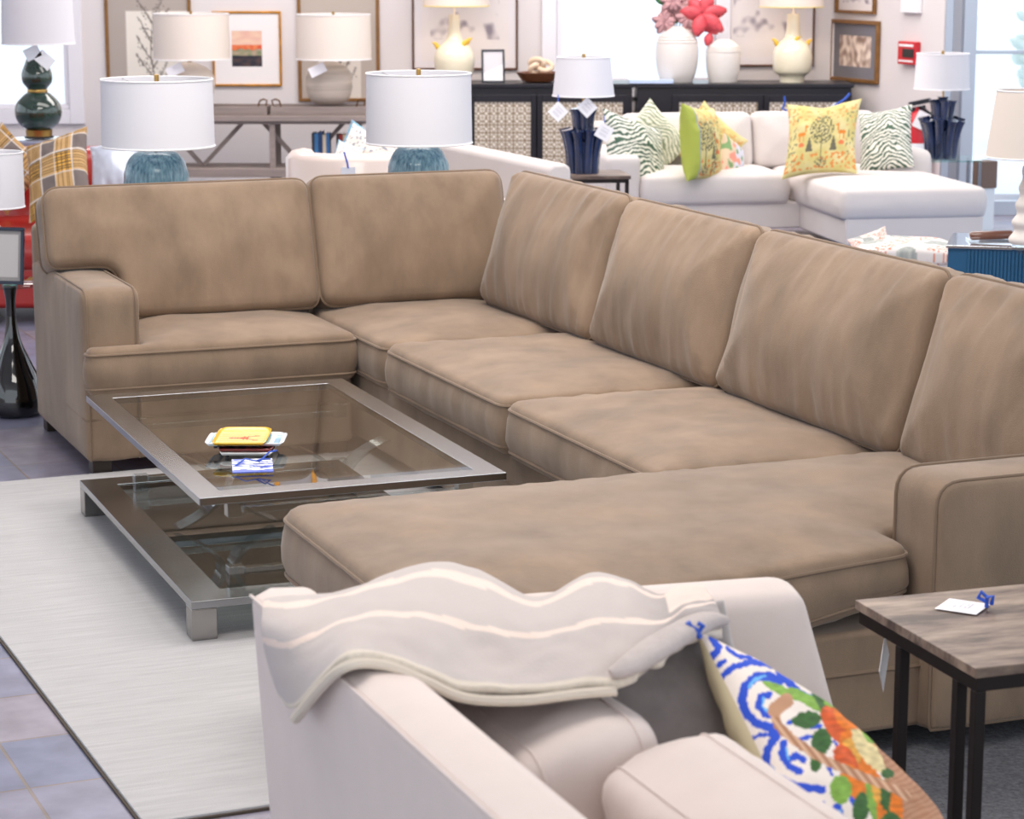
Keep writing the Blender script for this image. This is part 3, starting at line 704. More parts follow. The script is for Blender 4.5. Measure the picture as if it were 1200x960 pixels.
def price_tag(label, loc, w, h, rx, rz, print_=True):
    o = root('price_tag', label, 'tag', loc, rz, 'white price cards')
    def fn(u, v):
        if print_ and .3 < u < .8 and (v*9 % 1) < .35 and .3 < v < .75 and nz(u*40, v*9) > -.1: return hx('#9a98a8')
        return hx('#f3eff1')
    sheet('card', w, h, 24, 24, fn, o, Matrix.Rotation(rx, 4, 'X'), t=.001); return o
pc = onz(1128, 712, .561)
o = price_tag('white price card with blue ribbon lying on the stone side table', (pc.x, pc.y, .563), .085, .085, R(-90), R(60))
b = B(); rb = onz(1156, 712, .565)-Vector((pc.x, pc.y, .563)); rb.rotate(Matrix.Rotation(-R(60), 3, 'Z'))
b.M = Matrix.Translation(rb)
b.tube([(0, 0, 0), (.002, 0, .02), (0, .012, .03), (.0, .018, .018), (0, .002, .012)], .0045, 6); b.tube([(0, 0, .02), (-.004, -.014, .026), (.0, -.01, .008)], .0045, 6); b.build('ribbon', RIB, o)
hp = at(1036, 777, 4.5)
o = price_tag('white price card hanging on a string below the stone side table', (hp.x, hp.y, hp.z), .085, .085, 0, R(78), False)
o.rotation_euler = (0, R(45), R(72))
b = B(); b.tube([(-.042, 0, .042), (-.075, 0, .078)], .001, 5); b.build('string', WHITEP, o)

# ================================================= helpers for turned things placed by depth
def prof(cx_, Y, rows, sc_=1):
    """rows: (pixel y, half width px) bottom first -> root location and profile in metres"""
    zb = at(cx_, rows[0][0], Y).z; k = Y/F_PX
    return Vector((at(cx_, rows[0][0], Y).x, Y, zb)), [(max(.0008, hw*k), at(cx_, py, Y).z-zb) for py, hw in rows]
def smoothp(pr, n=8):
    P = [Vector((r_, z, 0)) for r_, z in pr]; m = (len(P)-1)*n; out = []
    for k in range(m+1):
        p = cat(P, k/m); out.append((max(.0005, p.x), p.y))
    return out
def shade_px(parent, cx_, Y, ytop, ybot, hwt, hwb, m=None, fin=True, trim=None):
    k = Y/F_PX; o = parent.location; zt = at(cx_, ytop, Y).z-o.z; zb = at(cx_, ybot, Y).z-o.z; dx = at(cx_, ytop, Y).x-o.x
    rt, rb_ = hwt*k, hwb*k; b = B(); b.lathe([(rb_, zb), (rb_+(rt-rb_)*.5, (zb+zt)/2), (rt, zt)], 48, (dx, 0), False); s_ = b.build('lamp_shade', m or SHADEW, parent); q_ = s_.modifiers.new('s', 'SOLIDIFY'); q_.thickness = .003; s_.modifiers.new('e', 'EDGE_SPLIT')
    for r_, z in ((rt, zt), (rb_, zb)): B().tube([(dx+r_*math.cos(t), r_*math.sin(t), z) for t in [2*math.pi*i/48 for i in range(48)]], .004, 6, True).build('shade_trim', trim or WHITEP, s_)
    if fin:
        b = B(); b.lathe([(.004, zt-.07), (.004, zt-.01), (.010, zt-.01), (.010, zt+.018), (.006, zt+.02)], 12, (dx, 0)); b.build('finial', BRASS, parent)
        b = B()
        for j in range(3): t = 2.1*j+.3; b.tube([(dx, 0, zt-.03), (dx+rt*.5*math.cos(t), rt*.5*math.sin(t), zt-.028), (dx+rt*.98*math.cos(t), rt*.98*math.sin(t), zt-.005)], .0018, 5)
        b.build('spider', CHROME, parent)
    return zt, zb, dx
def pole(parent, z0, z1, r_=.006, m=None, dx=0):
    B().lathe([(r_, z0), (r_, z1)], 12, (dx, 0)).build('stem', m or BRASS, parent)

# console behind the sofa with the two teal lamps
def teal_lamp(label, cx_, Y, yt, ybs, hw, base_rows, zt_):
    loc, pr = prof(cx_, Y, base_rows); loc.z = zt_; z_off = at(cx_, base_rows[0][0], Y).z-zt_
    r_ = root('table_lamp', label, 'lamp', loc, 0, 'teal ceramic lamps behind the tan sofa')
    pr = [(pr[0][0]*.9, 0), (pr[0][0]*1.05, z_off*.5)]+[(a, z+z_off) for a, z in pr]
    B().lathe(smoothp(pr, 6), 72, mod=lambda a, z: 1+.018*math.sin(a*34+math.sin(z*60))).build('ceramic_base', TEAL, r_)
    zt, zb, dx = shade_px(r_, cx_, Y, yt, ybs, hw, hw+1.0)
    pole(r_, pr[-1][1]-.01, zt-.02)
    return r_
zc = .72
teal_lamp('teal ribbed lamp with white drum shade behind left end of the tan sofa', 183.5, 9.45, 93, 171, 64.5, [(213, 38), (200, 36.5), (188, 32), (179, 24), (176, 12)], zc)
teal_lamp('teal ribbed lamp with white drum shade behind middle of the tan sofa', 490.5, 9.85, 86, 167, 61, [(204, 36), (190, 34), (179, 29), (172, 22), (169, 11)], zc)
cl = root('console_table', 'slim dark console table behind the tan sofa holding two teal lamps', 'console table', O, A)
B().box(.1, 1.75, 1.0, 1.38, zc-.03, zc).build('tabletop', DARKWOOD, cl, bevel=.004)
for x in (.12, 1.68):
    for y in (1.02, 1.31): B().box(x, x+.05, y, y+.05, 0, zc-.03).build('leg', DARKWOOD, cl, bevel=.003)

# ================================================= LEFT EDGE
gl = root('pedestal_table', 'small round glass table on a glossy black teardrop base', 'side table', (-2.0, 9.3, 0))
B().lathe(smoothp([(.09, .0), (.116, .02), (.120, .07), (.105, .14), (.07, .22), (.036, .30), (.022, .38), (.02, .46), (.03, .527)], 6), 48).build('pedestal_base', BLACKG, gl)
zg = .54
B().lathe([(.152, zg-.012), (.156, zg-.008), (.156, zg-.003), (.152, zg)], 64).build('glass_top', glass_mat('green_glass', (.75, .9, .88)), gl)
wl = root('table_lamp', 'small white lamp with pale shell base at the left edge', 'lamp', (-2.05, 9.34, zg+.001))
B().lathe(smoothp([(.05, 0), (.055, .03), (.06, .10), (.045, .17), (.02, .20), (.012, .22)], 6), 32, mod=lambda a, z: 1+.06*math.sin(a*9)).build('shell_base', mat('shell', '#e6c9b8', .4), wl)
k = 9.3/F_PX
z_t = at(0, 180, 9.3).z-zg; z_b = at(0, 244, 9.3).z-zg
b = B().lathe([(.112, z_b), (.112, z_t)], 48, close=False); s_ = b.build('lamp_shade', SHADEW, wl); s_.modifiers.new('s', 'SOLIDIFY').thickness = .003; s_.modifiers.new('e', 'EDGE_SPLIT')
for z in (z_t, z_b): B().tube([(.112*math.cos(t), .112*math.sin(t), z) for t in [2*math.pi*i/48 for i in range(48)]], .003, 6, True).build('shade_trim', WHITEP, s_)
pole(wl, .21, z_t-.01)
fr = root('photo_frame', 'dark blue photo frame standing on the glass pedestal table', 'picture frame', (-1.985, 9.21, zg+.001), R(-12))
def picframe(parent, w, h, bw, m, fn, mat_w=0, matc='#f2eee8', t=.02, tilt=0, nx=60, ny=60, glass=False, z0=0):
    M = Matrix.Rotation(tilt, 4, 'X'); b = B(); b.M = M
    for (xa, xb, za, zb) in ((-w/2, w/2, z0, z0+bw), (-w/2, w/2, z0+h-bw, z0+h), (-w/2, -w/2+bw, z0+bw, z0+h-bw), (w/2-bw, w/2, z0+bw, z0+h-bw)): b.box(xa, xb, -t, 0, za, zb)
    b.build('frame', m, parent, bevel=min(.004, bw*.2))
    iw, ih = w-2*bw, h-2*bw
    if mat_w:
        b = B(); b.M = M; mw = mat_w; zc_ = z0+h/2
        b.box(-iw/2, iw/2, -.008, -.004, zc_-ih/2, zc_-ih/2+mw).box(-iw/2, iw/2, -.008, -.004, zc_+ih/2-mw, zc_+ih/2).box(-iw/2, -iw/2+mw, -.008, -.004, zc_-ih/2+mw, zc_+ih/2-mw).box(iw/2-mw, iw/2, -.008, -.004, zc_-ih/2+mw, zc_+ih/2-mw)
        b.build('mount', mat('mount_'+matc, matc, .8), parent, smooth=False)
        iw -= 2*mw; ih -= 2*mw
    sheet('print', iw, ih, nx, ny, fn, parent, M @ Matrix.Translation((0, -.005, z0+h/2)), t=.002)
picframe(fr, .13, .225, .014, mat('navy_frame', '#1b2236', .3), lambda u, v: hx('#b9b4b2') if .1 < u < .9 and .08 < v < .92 else hx('#8c8785'), t=.012, tilt=R(-8))
B().bar((0, .095, .0), (0, .036, .14), .02, .004).build('easel', BLACKLAC, fr)
cp = root('power_cord', 'beige lamp cord with plug trailing beside the black pedestal', 'cord', (-1.86, 9.3, 0))
b = B(); b.tube([(-.02, -.0, .56), (-.012, 0, .48), (-.014, 0, .38), (.0, 0, .31), (.03, 0, .27), (.05, 0, .255), (.09, .04, .245), (.2, .1, .22)], .006, 8); b.build('cable', mat('cord_plastic', '#a98468', .5), cp)
B().box(-.022, .012, -.012, .012, .285, .325).build('plug', mat('plug_plastic', '#d8a89a', .5), cp, bevel=.004)

# red leather sofa
rs = root('leather_sofa', 'red leather sofa with round arms behind the tan sofa', 'sofa', (-2.48, 11.9, 0), R(4))
soft('seat_cushion', [(-.9, -.35), (.55, -.35), (.55, .55), (-.9, .55)], .16, Mz(.36), REDL, rs, rad=.06, r=.04, pipe=0, seed=41)
vbox('base', -.9, .55, -.32, .6, .08, .30, rs, .03, REDL)
soft('backrest', [(-1.0, .1), (.70, .1), (.70, .80), (-1.0, .80)], .24, frame((0, .62, 0), (1, 0, 0), (0, .12, 1)), REDL, rs, rad=.12, r=.08, pipe=0, seed=42, crown=.03)
soft('arm', [(-.35, .08), (.7, .08), (.7, .58), (-.35, .58)], .22, frame((.64, 0, 0), (0, 1, 0), (0, 0, 1)), REDL, rs, rad=.1, r=.08, pipe=0, seed=43)
soft('arm', [(-.35, .08), (.7, .08), (.7, .58), (-.35, .58)], .22, frame((-1.0, 0, 0), (0, 1, 0), (0, 0, 1)), REDL, rs, rad=.1, r=.08, pipe=0, seed=43)
for x in (-.95, .6):
    for y in (-.25, .6): B().box(x-.03, x+.03, y-.03, y+.03, 0, .085).build('foot', DARKWOOD, rs)
def plaid(u, v):
    g = hx('#6d625f'); yel = hx('#d8a347'); tan = hx('#a99080'); dk = hx('#4b3a2c'); wh = hx('#e4d8cc')
    def band(t):
        t = (t*2.0) % 1
        if abs(t-.05) < .018 or abs(t-.60) < .018: return 3
        if .05 < t < .60: return 2 if (t*22 % 1) < .36 else 1
        return 0
    a, b_ = band(u), band(v+.2)
    if a == 3 or b_ == 3: return wh if (a == 3 and b_ == 3) else mix(wh, g, .25)
    if a == 2 or b_ == 2: return dk if (a == 2 and b_ in (1, 2)) or (b_ == 2 and a in (1, 2)) else mix(dk, yel, .35)
    if a == 1 and b_ == 1: return yel
    if a == 1 or b_ == 1: return mix(yel, tan, .55)
    return g
def place(TLp, TRp, BLp, YL, YR, YB_):
    return face(at(*TLp, YL), at(*TRp, YR), at(*BLp, YB_))
M_, a_, b_ = place((30, 172), (102, 148), (34, 262), 11.9, 11.9, 11.6)
pillow('plaid_pillow', 'grey and mustard plaid pillow in front on the red leather sofa', 'pillow', a_, b_, .075, M_, paint=plaid, n=110, seed=1, group='plaid pillows')
M_, a_, b_ = place((-22, 182), (6, 143), (-8, 250), 12.1, 12.15, 11.9)
M_, a_, b_ = place((2, 143), (62, 196), (-52, 200), 12.2, 12.2, 12.1)
pillow('plaid_pillow', 'grey and mustard plaid pillow half hidden, tilted behind the other plaid pillow', 'pillow', a_, b_, .07, M_, paint=plaid, n=90, seed=2, group='plaid pillows')
M_, a_, b_ = place((108, 176), (168, 170), (108, 235), 12.2, 12.2, 12.0)
pillow('satin_pillow', 'glossy white satin pillow against the red leather sofa back', 'pillow', a_*1.1, b_*1.15, .1, M_, SATIN, n=40, seed=9, power=.5)
# gourd lamp and its table
et = root('round_table', 'round dark side table below the left window holding the green gourd lamp', 'side table', (at(46, 163, 13.8).x, 13.8, 0))
zt_ = at(46, 163, 13.8).z
B().lathe([(.21, zt_-.025), (.215, zt_-.02), (.215, zt_-.004), (.21, zt_)], 48).build('tabletop', mat('grey_lacquer', '#8f93a8', .15, coat=1), et)
B().lathe([(.15, 0), (.15, .02), (.03, .05), (.025, zt_-.1), (.06, zt_-.025)], 32).build('pedestal', DARKWOOD, et)
loc, pr = prof(46, 13.8, [(162, 17), (158, 20), (157, 17), (153, 17), (151, 17)])
gd = root('table_lamp', 'dark green double gourd lamp in front of the left window', 'lamp', loc + Vector((0, 0, .001)))
k = 13.8/F_PX
B().lathe([(17*k, 0), (17*k, .012), (15*k, .014)], 40).build('lamp_foot', BLACKLAC, gd); B().lathe([(15*k, .014), (15.5*k, .05)], 40).build('brass_collar', BRASS, gd)
_, g2 = prof(46, 13.8, [(152, 14), (146, 22), (134, 27), (121, 25), (111, 16), (107, 10.5), (103, 12), (96, 17), (86, 17.5), (76, 14), (66, 10), (60, 6)])
zb_ = at(46, 152, 13.8).z-loc.z
B().lathe([(a, z+zb_) for a, z in smoothp(g2, 6)], 48).build('gourd_base', GREENC, gd)
_, g3 = prof(46, 13.8, [(109, 11.2), (107, 11.8), (105, 11.2)])
B().lathe([(a, z+at(46, 109, 13.8).z-loc.z) for a, z in g3], 40).build('brass_ring', BRASS, gd)
zt, zb, dx = shade_px(gd, 42, 13.8, -28, 51, 40, 42, fin=False); pole(gd, at(46, 62, 13.8).z-loc.z, zt-.03)
o = root('price_tag', 'pair of white paper tags tied on the green gourd lamp', 'tag', at(46, 62, 13.66), 0)
sheet('card', .10, .075, 4, 4, lambda u, v: hx('#eceff4'), o, Matrix.Translation((.03, 0, -.04)) @ Matrix.Rotation(R(40), 4, 'Y'), t=.002)
sheet('card', .09, .07, 4, 4, lambda u, v: hx('#dfe6ee'), o, Matrix.Translation((-.04, 0, -.0)) @ Matrix.Rotation(R(-25), 4, 'Y'), t=.002)

# ================================================= GREY CONSOLE AND ITS THINGS
YC = 16.7
def X(px, Y=YC): return at(px, 130, Y).x
def Z(py, Y=YC): return at(600, py, Y).z
cs = root('trestle_console', 'weathered grey wood console table with crossed braces', 'console table', (X(400), YC, 0))
ox = X(400)
zt = Z(136); B().box(X(120)-ox, X(432)-ox, 0, .5, zt-.04, zt).build('tabletop', GREYWOOD, cs, bevel=.005)
B().box(X(130)-ox, X(428)-ox, .03, .47, Z(146), zt-.04).build('apron', GREYWOOD, cs, bevel=.004)
zs = Z(198)
B().box(X(125)-ox, X(430)-ox, .0, .48, zs-.06, zs).build('lower_shelf', GREYWOOD, cs, bevel=.004)
for px in (135, 318, 416):
    for yy in (.02, .42): B().box(X(px)-ox-.02, X(px)-ox+.02, yy, yy+.04, .0 if True else 0, Z(146)).build('leg', GREYWOOD, cs, bevel=.003)
for a, b_ in (((280, 146), (232, 197)), ((186, 146), (230, 197)), ((302, 144), (338, 184)), ((402, 144), (366, 184))):
    B().bar((X(a[0])-ox, .24, Z(a[1])), (X(b_[0])-ox, .24, Z(b_[1]) if b_[1] > 190 else Z(b_[1]) - .12*0), .03).build('brace', GREYWOOD, cs)
# trays with bronze handles
for lab, xa, xb in (('grey wood serving tray with bronze handles at the left of the console', 205, 312), ('grey wood serving tray with bronze handles under the stoneware lamp', 316, 428)):
    xm = (X(xa)+X(xb))/2; w = (X(xb)-X(xa))/2; t = root('serving_tray', lab, 'tray', (xm, YC+.22, zt+.001), 0, 'wooden trays on the grey console')
    b = B().box(-w, w, -.17, .17, 0, .012).box(-w, w, -.17, -.155, .012, .06).box(-w, w, .155, .17, .012, .06).box(-w, -w+.015, -.155, .155, .012, .06).box(w-.015, w, -.155, .155, .012, .06); b.build('tray_body', GREYWOOD, t, bevel=.003)
    for s_ in (-1, 1):
        B().tube([(s_*(w-.075), -.10, .02), (s_*(w-.065), -.10, .075), (s_*(w-.055), -.10, .10), (s_*(w-.03), -.10, .11), (s_*(w-.005), -.10, .10), (s_*(w-.012), -.10, .075), (s_*(w-.01), -.10, .045)], .006, 8).build('handle', mat('bronze', '#6b4a2c', .4, .8), t)
def ceramic_lamp(label, cx_, Y, zb_rows, m, sh, shm=None, group=None, mod=None, foot=None, lit=0, zbase=None, stemm=None, seg=48, trim=None):
    loc, pr = prof(cx_, Y, zb_rows)
    r_ = root('table_lamp', label, 'lamp', loc if zbase is None else Vector((loc.x, loc.y, zbase)), 0, group)
    off = 0 if zbase is None else loc.z-zbase
    B().lathe([(a, z+off) for a, z in smoothp(pr, 6)], seg, mod=mod).build('ceramic_base', m, r_)
    zt, zb, dx = shade_px(r_, *sh[:1], Y, *sh[1:], m=shm, trim=trim); pole(r_, pr[-1][1]+off-.01, zt-.02, m=stemm)
    if foot: B().lathe([(foot[0]*Y/F_PX, 0), (foot[0]*Y/F_PX, foot[1]*Y/F_PX)], 32).build('lamp_foot', mat('pewter', '#8d8270', .3, .9), r_)
    if lit:
        l = bpy.data.lights.new('bulb', 'POINT'); l.energy = lit; l.color = (1, .78, .5); l.shadow_soft_size = .03; lo = bpy.data.objects.new('bulb', l); sc.collection.objects.link(lo); lo.parent = r_; lo.location = (dx, 0, (zt+zb)/2)
    return r_
zt2 = zt+.014
YL = YC+.22
zt2 = .0 + zt_ if False else Z(136)+.014
r1 = ceramic_lamp('banded stoneware globe lamp beside the black-topped walls on console right', 386, YL, [(121, 17), (116, 23), (108, 26), (96, 27), (85, 25), (76, 17), (72, 6)], GREYC, (390.5, 17, 69, 43, 43.5), SHADEC, zbase=zt2)
r1['label'] = 'banded stoneware globe lamp with square-looking shade at the console right end'
r2 = ceramic_lamp('pale round ceramic lamp', 222, YL, [(121, 20), (112, 27), (100, 30), (88, 28.5), (79, 20), (73, 6)], mat('pale_stoneware', '#d6cac0', .5), (223.5, 16, 69, 43.5, 44.5), SHADEC, zbase=zt2)
r2['label'] = 'pale round ceramic lamp behind the left teal lamp, on the grey console'
for lab, px, py, Y in (('white price tag on the shoulder of the banded stoneware lamp', 372, 82, YL-.2), ('white price tag hung on the pale round console lamp', 205, 82, YL-.22)):
    o = root('price_tag', lab, 'tag', at(px, py, Y), 0, 'white price cards'); sheet('card', .12, .07, 4, 4, lambda u, v: hx('#f1eef2'), o, Matrix.Rotation(R(-25), 4, 'Y'), t=.002)
# books below
def book(px, w, z0, h, col, label):
    x = X(px); o = root('book', label, 'book', (x, YC+.12, zs+.001), 0, 'books on the console shelf')
    ww = w*YC/F_PX/2
    b = B().box(-ww, ww, 0, .006, 0, h).box(-ww, -ww+.004, .006, .18, 0, h).box(ww-.004, ww, .006, .18, 0, h); b.build('cover', mat('book_'+col, col, .5), o)
    B().box(-ww+.004, ww-.004, .008, .175, .006, h-.006).build('pages', mat('paper_pages', '#e8e0d4', .8), o, smooth=False)
bk = [(364.5, 3, .24, '#2b2f38', 'thin black book, leftmost upright on the console shelf'), (368.5, 4.6, .24, '#3c78ac', 'light blue book between black and cream books on the console shelf'), (373.5, 4.6, .25, '#1d3f6e', 'navy book left of the cream one on the console shelf'),
      (378, 4, .23, '#d9cbb3', 'cream book among the blue books on the console shelf'), (382, 3.6, .24, '#2f6ea8', 'blue book at right of the blue group on the console shelf'),
      (393.5, 3, .23, '#33302f', 'black book left of the red books on the console shelf'), (397.5, 4, .23, '#a02525', 'red book with dark neighbour on the console shelf'), (402, 4, .23, '#d8c7a4', 'cream book between two red books on the console shelf'), (406, 3.6, .23, '#b52b2b', 'red book at the right end of the console shelf'), (410, 3.6, .23, '#7c1a1f', 'dark red book at the far right end of the console shelf')]
for px, w, h, c, l in bk: book(px, w, 0, h, c, l)

# ================================================= PICTURES ON THE WALLS
def wallpic(label, xa, ya, xb, yb, bw, fm, fn, mw=0, matc='#f2eee8', group=None, Y=YB-.003, nx=70, ny=70):
    x0_, x1_ = at(xa, 60, Y).x, at(xb, 60, Y).x; z0_, z1_ = Z(yb, Y), Z(ya, Y); k = Y/F_PX
    o = root('framed_picture', label, 'picture', ((x0_+x1_)/2, Y, z0_), 0, group)
    picframe(o, x1_-x0_, z1_-z0_, bw*k, fm, fn, mw*k, matc, nx=nx, ny=ny); return o
def branch(u, v, bg='#e9e2d8', paper=True):
    c = hx('#b0a49c') if paper and (u < .22 or v < .18) else hx(bg)
    x, y = u-.55, v
    for kk in range(9):
        y0_ = .95-.09*kk; s_ = -1 if kk % 2 else 1
        dx = s_*(x-.02*math.sin(v*8)); dy = y0_-y
        if 0 < dy < .26 and abs(dx-dy*.75-.015*nz(u*30, v*30)) < .012: return hx('#7d726b')
        if 0 < dy < .2 and abs(dx-dy*.75) < .06 and nz(u*60, v*60, kk) > .32: return hx('#6f655f')
    if abs(x-.02*math.sin(v*8)) < .009 and v > .25: return hx('#7d726b')
    return c
def sunset(u, v):
    if v < .4: return mix(hx('#e9b8a8'), hx('#f0cdb4'), nz(u*3, v*8)+.5)
    if v < .52+.06*nz(u*5, 0): return mix(hx('#d9512f'), hx('#e88a5a'), nz(u*6, v*6)+.5)
    if v < .7: return mix(hx('#7f8c6a'), hx('#b7a08a'), nz(u*6, v*12)+.5)
    return mix(hx('#2a2a38'), hx('#5a4540'), nz(u*5, v*9)+.3)
def ink(u, v):
    n = nz(u*4, v*4)+.5*nz(u*11, v*11)
    return mix(hx('#e6dedd'), hx('#8f8590'), (n-.15)*2.2 if .15 < v < .75 and .1 < u < .9 else 0)
def trees(u, v): return mix(hx('#ead9cc'), hx('#8b6f63'), nz(u*9, v*4)*1.2+.35)
wallpic('large gilt framed branch drawing on the wall left of the bamboo frame', 124, -12, 225, 112, 4, BROWNF, branch)
wallpic('small landscape with red hills in a gold bamboo frame', 249, 13, 330, 101, 2.6, GOLDF, sunset, 20, '#f1ecec')
wallpic('gilt framed branch drawing behind the stoneware lamp', 349, -8, 445, 119, 4, BROWNF, lambda u, v: branch(u, v, '#ddd3c8') if .2 < u < .8 and v > .3 else hx('#b7aaa0'))
wallpic('wide ink branch picture in a dark wood frame above the small bowl', 483, -40, 607, 82, 2.5, WALNUT, ink, 8, '#e5dfe2')
wallpic('ink picture in a dark wood frame behind the right ivory bird lamp', 838, -40, 954, 78, 2.5, WALNUT, ink, 8, '#e5dfe2')
# pictures higher up on the wall (they mirror in the glass table)
for lab, xa, za, w, h in (('abstract pale picture hung high on the back wall at left', -2.3, 2.6, 1.0, 1.1), ('abstract pale picture hung high above the console right end', -.95, 2.6, 1.2, 1.1)):
    o = root('framed_picture', lab, 'picture', (xa, YB-.003, za), 0); picframe(o, w, h, .04, GOLDF, lambda u, v: hx('#e8e3de') if nz(u*2, v*2) < .3 else hx('#9a8f88'), .08, '#f4f2f0', nx=20, ny=20)
def onright(px, py, lift=0):   # point on the slanted right wall under a pixel
    r_ = ray(px, py); P0 = Vector((cx, cy)); # solve r*t = P0 + RD*s
    det = r_[0]*(-RD.y)-(-RD.x)*r_[1]; t = (P0.x*(-RD.y)-(-RD.x)*P0.y)/det; return Vector((r_[0]*t, r_[1]*t, CAM_H+r_[2]*t))
rz = math.atan2(RD.y, RD.x)
def rightpic(label, pTL, pBR, bw, fm, fn, mw, matc):
    a, b_ = onright(*pTL), onright(*pBR); o = root('framed_picture', label, 'picture', ((a.x+b_.x)/2-nrm.x*.004, (a.y+b_.y)/2-nrm.y*.004, b_.z), rz, 'framed prints on the right wall')
    w = (Vector((a.x, a.y))-Vector((b_.x, b_.y))).length; picframe(o, w, a.z-b_.z, bw, fm, fn, mw, matc, t=.03, nx=40, ny=40)
rightpic('brown framed print of pale trees with grey mount on the right wall', (977, 22), (1031, 99), .028, BROWNF, trees, .085, '#76747c')
rightpic('small brown framed grey print at the top of the right wall', (983, -22), (1028, 17), .022, BROWNF, ink, .0, '#888888')
# alarm, detector
def onbox(name, label, cat_, pc_, w, h, d, m, rzz=rz):
    p = onright(*pc_); o = root(name, label, cat_, (p.x-nrm.x*.002, p.y-nrm.y*.002, p.z), rzz); B().box(-w/2, w/2, -d, 0, -h/2, h/2).build('housing', m, o, bevel=.006); return o
REDP = mat('alarm_red', '#c8202c', .4)
al = onbox('fire_alarm', 'small red fire alarm pull box on the right wall', 'fire alarm', (1069, 62), .22, .16, .05, REDP)
B().box(-.04, .10, -.056, -.05, -.03, .03).build('handle', BLACKLAC, al); B().box(-.09, .09, -.053, -.05, .045, .062).build('white_lettering', WHITEP, al); B().box(-.09, .09, -.053, -.05, -.062, -.05).build('white_lettering', WHITEP, al)
onbox('wall_sensor', 'white plastic wall sensor above the red fire alarm', 'sensor', (1071, 5), .22, .12, .04, WHITEP)
fe = onright(1090, 168); fx = root('fire_extinguisher', 'red fire extinguisher with white label behind the white sectional', 'fire extinguisher', (fe.x-nrm.x*.12, fe.y-nrm.y*.12, Z(205, fe.y)))
hh = Z(125, fe.y)-Z(205, fe.y)
B().lathe([(.07, 0), (.075, .01), (.075, hh*.75), (.05, hh*.9), (.02, hh*.95), (.02, hh)], 32).build('cylinder', REDP, fx)
B().lathe([(.0765, hh*.18), (.0765, hh*.48)], 32, close=False).build('paper_label', WHITEP, fx)
B().bar((-.06, -.02, hh+.02), (.09, -.02, hh+.05), .03).bar((-.04, 0, hh-.02), (.06, 0, hh), .03).build('handle', BLACKLAC, fx)
B().tube([(.02, -.03, hh), (.10, -.04, hh-.05), (.11, -.03, hh*.5), (.08, -.03, hh*.3)], .012, 8).build('hose', BLACKLAC, fx)
sheet('white_tag', .09, .12, 4, 4, lambda u, v: hx('#f4f0f0'), fx, Matrix.Translation((.02, -.085, hh*.82)) @ Matrix.Rotation(R(25), 4, 'Y'), t=.002)
B().box(-.05, .05, .075, .10, .1, hh*.8).build('wall_bracket', BLACKLAC, fx)

# ================================================= BLACK CABINETS
YK = 17.15
LAT = None
def lattice(u, v, w=1, h=1, c=.056):
    x = (u*w/c) % 1-.5; y = (v*h/c) % 1-.5; r_ = math.hypot(x, y)
    g = hx('#7d6a52'); d = hx('#d9d0c4')
    if abs(r_-.27) < .065: return g
    if (abs(x) < .07 or abs(y) < .07) and r_ > .27: return g
    if abs(x) > .43 or abs(y) > .43: return g
    return d
def cabinet(label, xa, xb, panels):
    x0_, x1_ = at(xa, 100, YK).x, at(xb, 100, YK).x; zt_ = at(600, 98, YK).z; o = root('lattice_cabinet', label, 'cabinet', ((x0_+x1_)/2, YK, 0), 0, 'black lattice cabinets along the back wall'); xm = (x0_+x1_)/2
    B().box(x0_-xm, x1_-xm, 0, .45, .08, zt_-.03).build('body', BLACKLAC, o, bevel=.004)
    B().box(x0_-xm-.015, x1_-xm+.015, -.02, .46, zt_-.03, zt_).build('cabinet_top', BLACKLAC, o, bevel=.004)
    for xx in (x0_-xm+.05, x1_-xm-.1): B().box(xx, xx+.05, .03, .08, 0, .08).box(xx, xx+.05, .37, .42, 0, .08).build('foot', BLACKLAC, o)
    for pa, pb in panels:
        a, b_ = at(pa, 100, YK).x-xm, at(pb, 100, YK).x-xm; zt1 = zt_-.13; zb1 = .14; w, h = b_-a, zt1-zb1
        d = B().box(a-.05, a, -.018, -.001, zb1-.05, zt1+.05).box(b_, b_+.05, -.018, -.001, zb1-.05, zt1+.05).box(a, b_, -.018, -.001, zt1, zt1+.05).box(a, b_, -.018, -.001, zb1-.05, zb1); d = d.build('door', BLACKLAC, o, bevel=.003)
        sheet('lattice_panel', w, h, int(w/.0051), int(h/.0051), lambda u, v: lattice(u, v, w, h), d, Matrix.Translation(((a+b_)/2, -.006, (zt1+zb1)/2)), t=.004, label='pale gold fretwork panel')
cabinet('black cabinet with fretwork doors below the left part of the window', 548, 741, [(556, 622), (636, 730)])
cabinet('black cabinet with fretwork doors behind the white sectional', 747, 998, [(796, 888), (902, 990)])
zk = at(600, 98, YK).z
def pxz(px, py, Y): return at(px, py, Y)
# ivory bird lamps
def bird_lamp(label, cx_, rows, sh, birds, lit):
    Y = YK+.22; r_ = ceramic_lamp(label, cx_, Y, rows, IVORYC, sh, SHADEC, 'ivory lamps with yellow birds', foot=(14, 7) if cx_ > 800 else None, lit=lit, zbase=zk+.001, stemm=MATTEW, trim=mat('yellow_trim', '#e8cf6a', .6))
    for dx, py in birds:
        b = B(); p = at(cx_+dx, py, Y)-r_.location; k = 1 if dx > 0 else -1
        b.M = Matrix.Translation((p.x, -.06 if abs(dx) < 12 else 0, p.z)) @ Matrix.Scale(k, 4, (1, 0, 0))
        b.tube([(-.012, 0, -.04), (0, 0, -.02), (.012, 0, .0), (.025, 0, .015), (.045, 0, .02)], [.008, .018, .018, .012, .002], 10)
        b.build('bird', mat('yellow_bird', '#e0b53a', .4), r_, label='yellow ceramic bird')
bird_lamp('ivory bottle lamp with yellow birds at the left of the window', 532.5, [(97, 16), (90, 20), (78, 23), (66, 23.5), (56, 19), (48, 11), (40, 7.5), (28, 6.5), (17, 6)], (534, -62, 7, 37, 38), [(-19, 53), (10, 50), (14, 48)], 4)
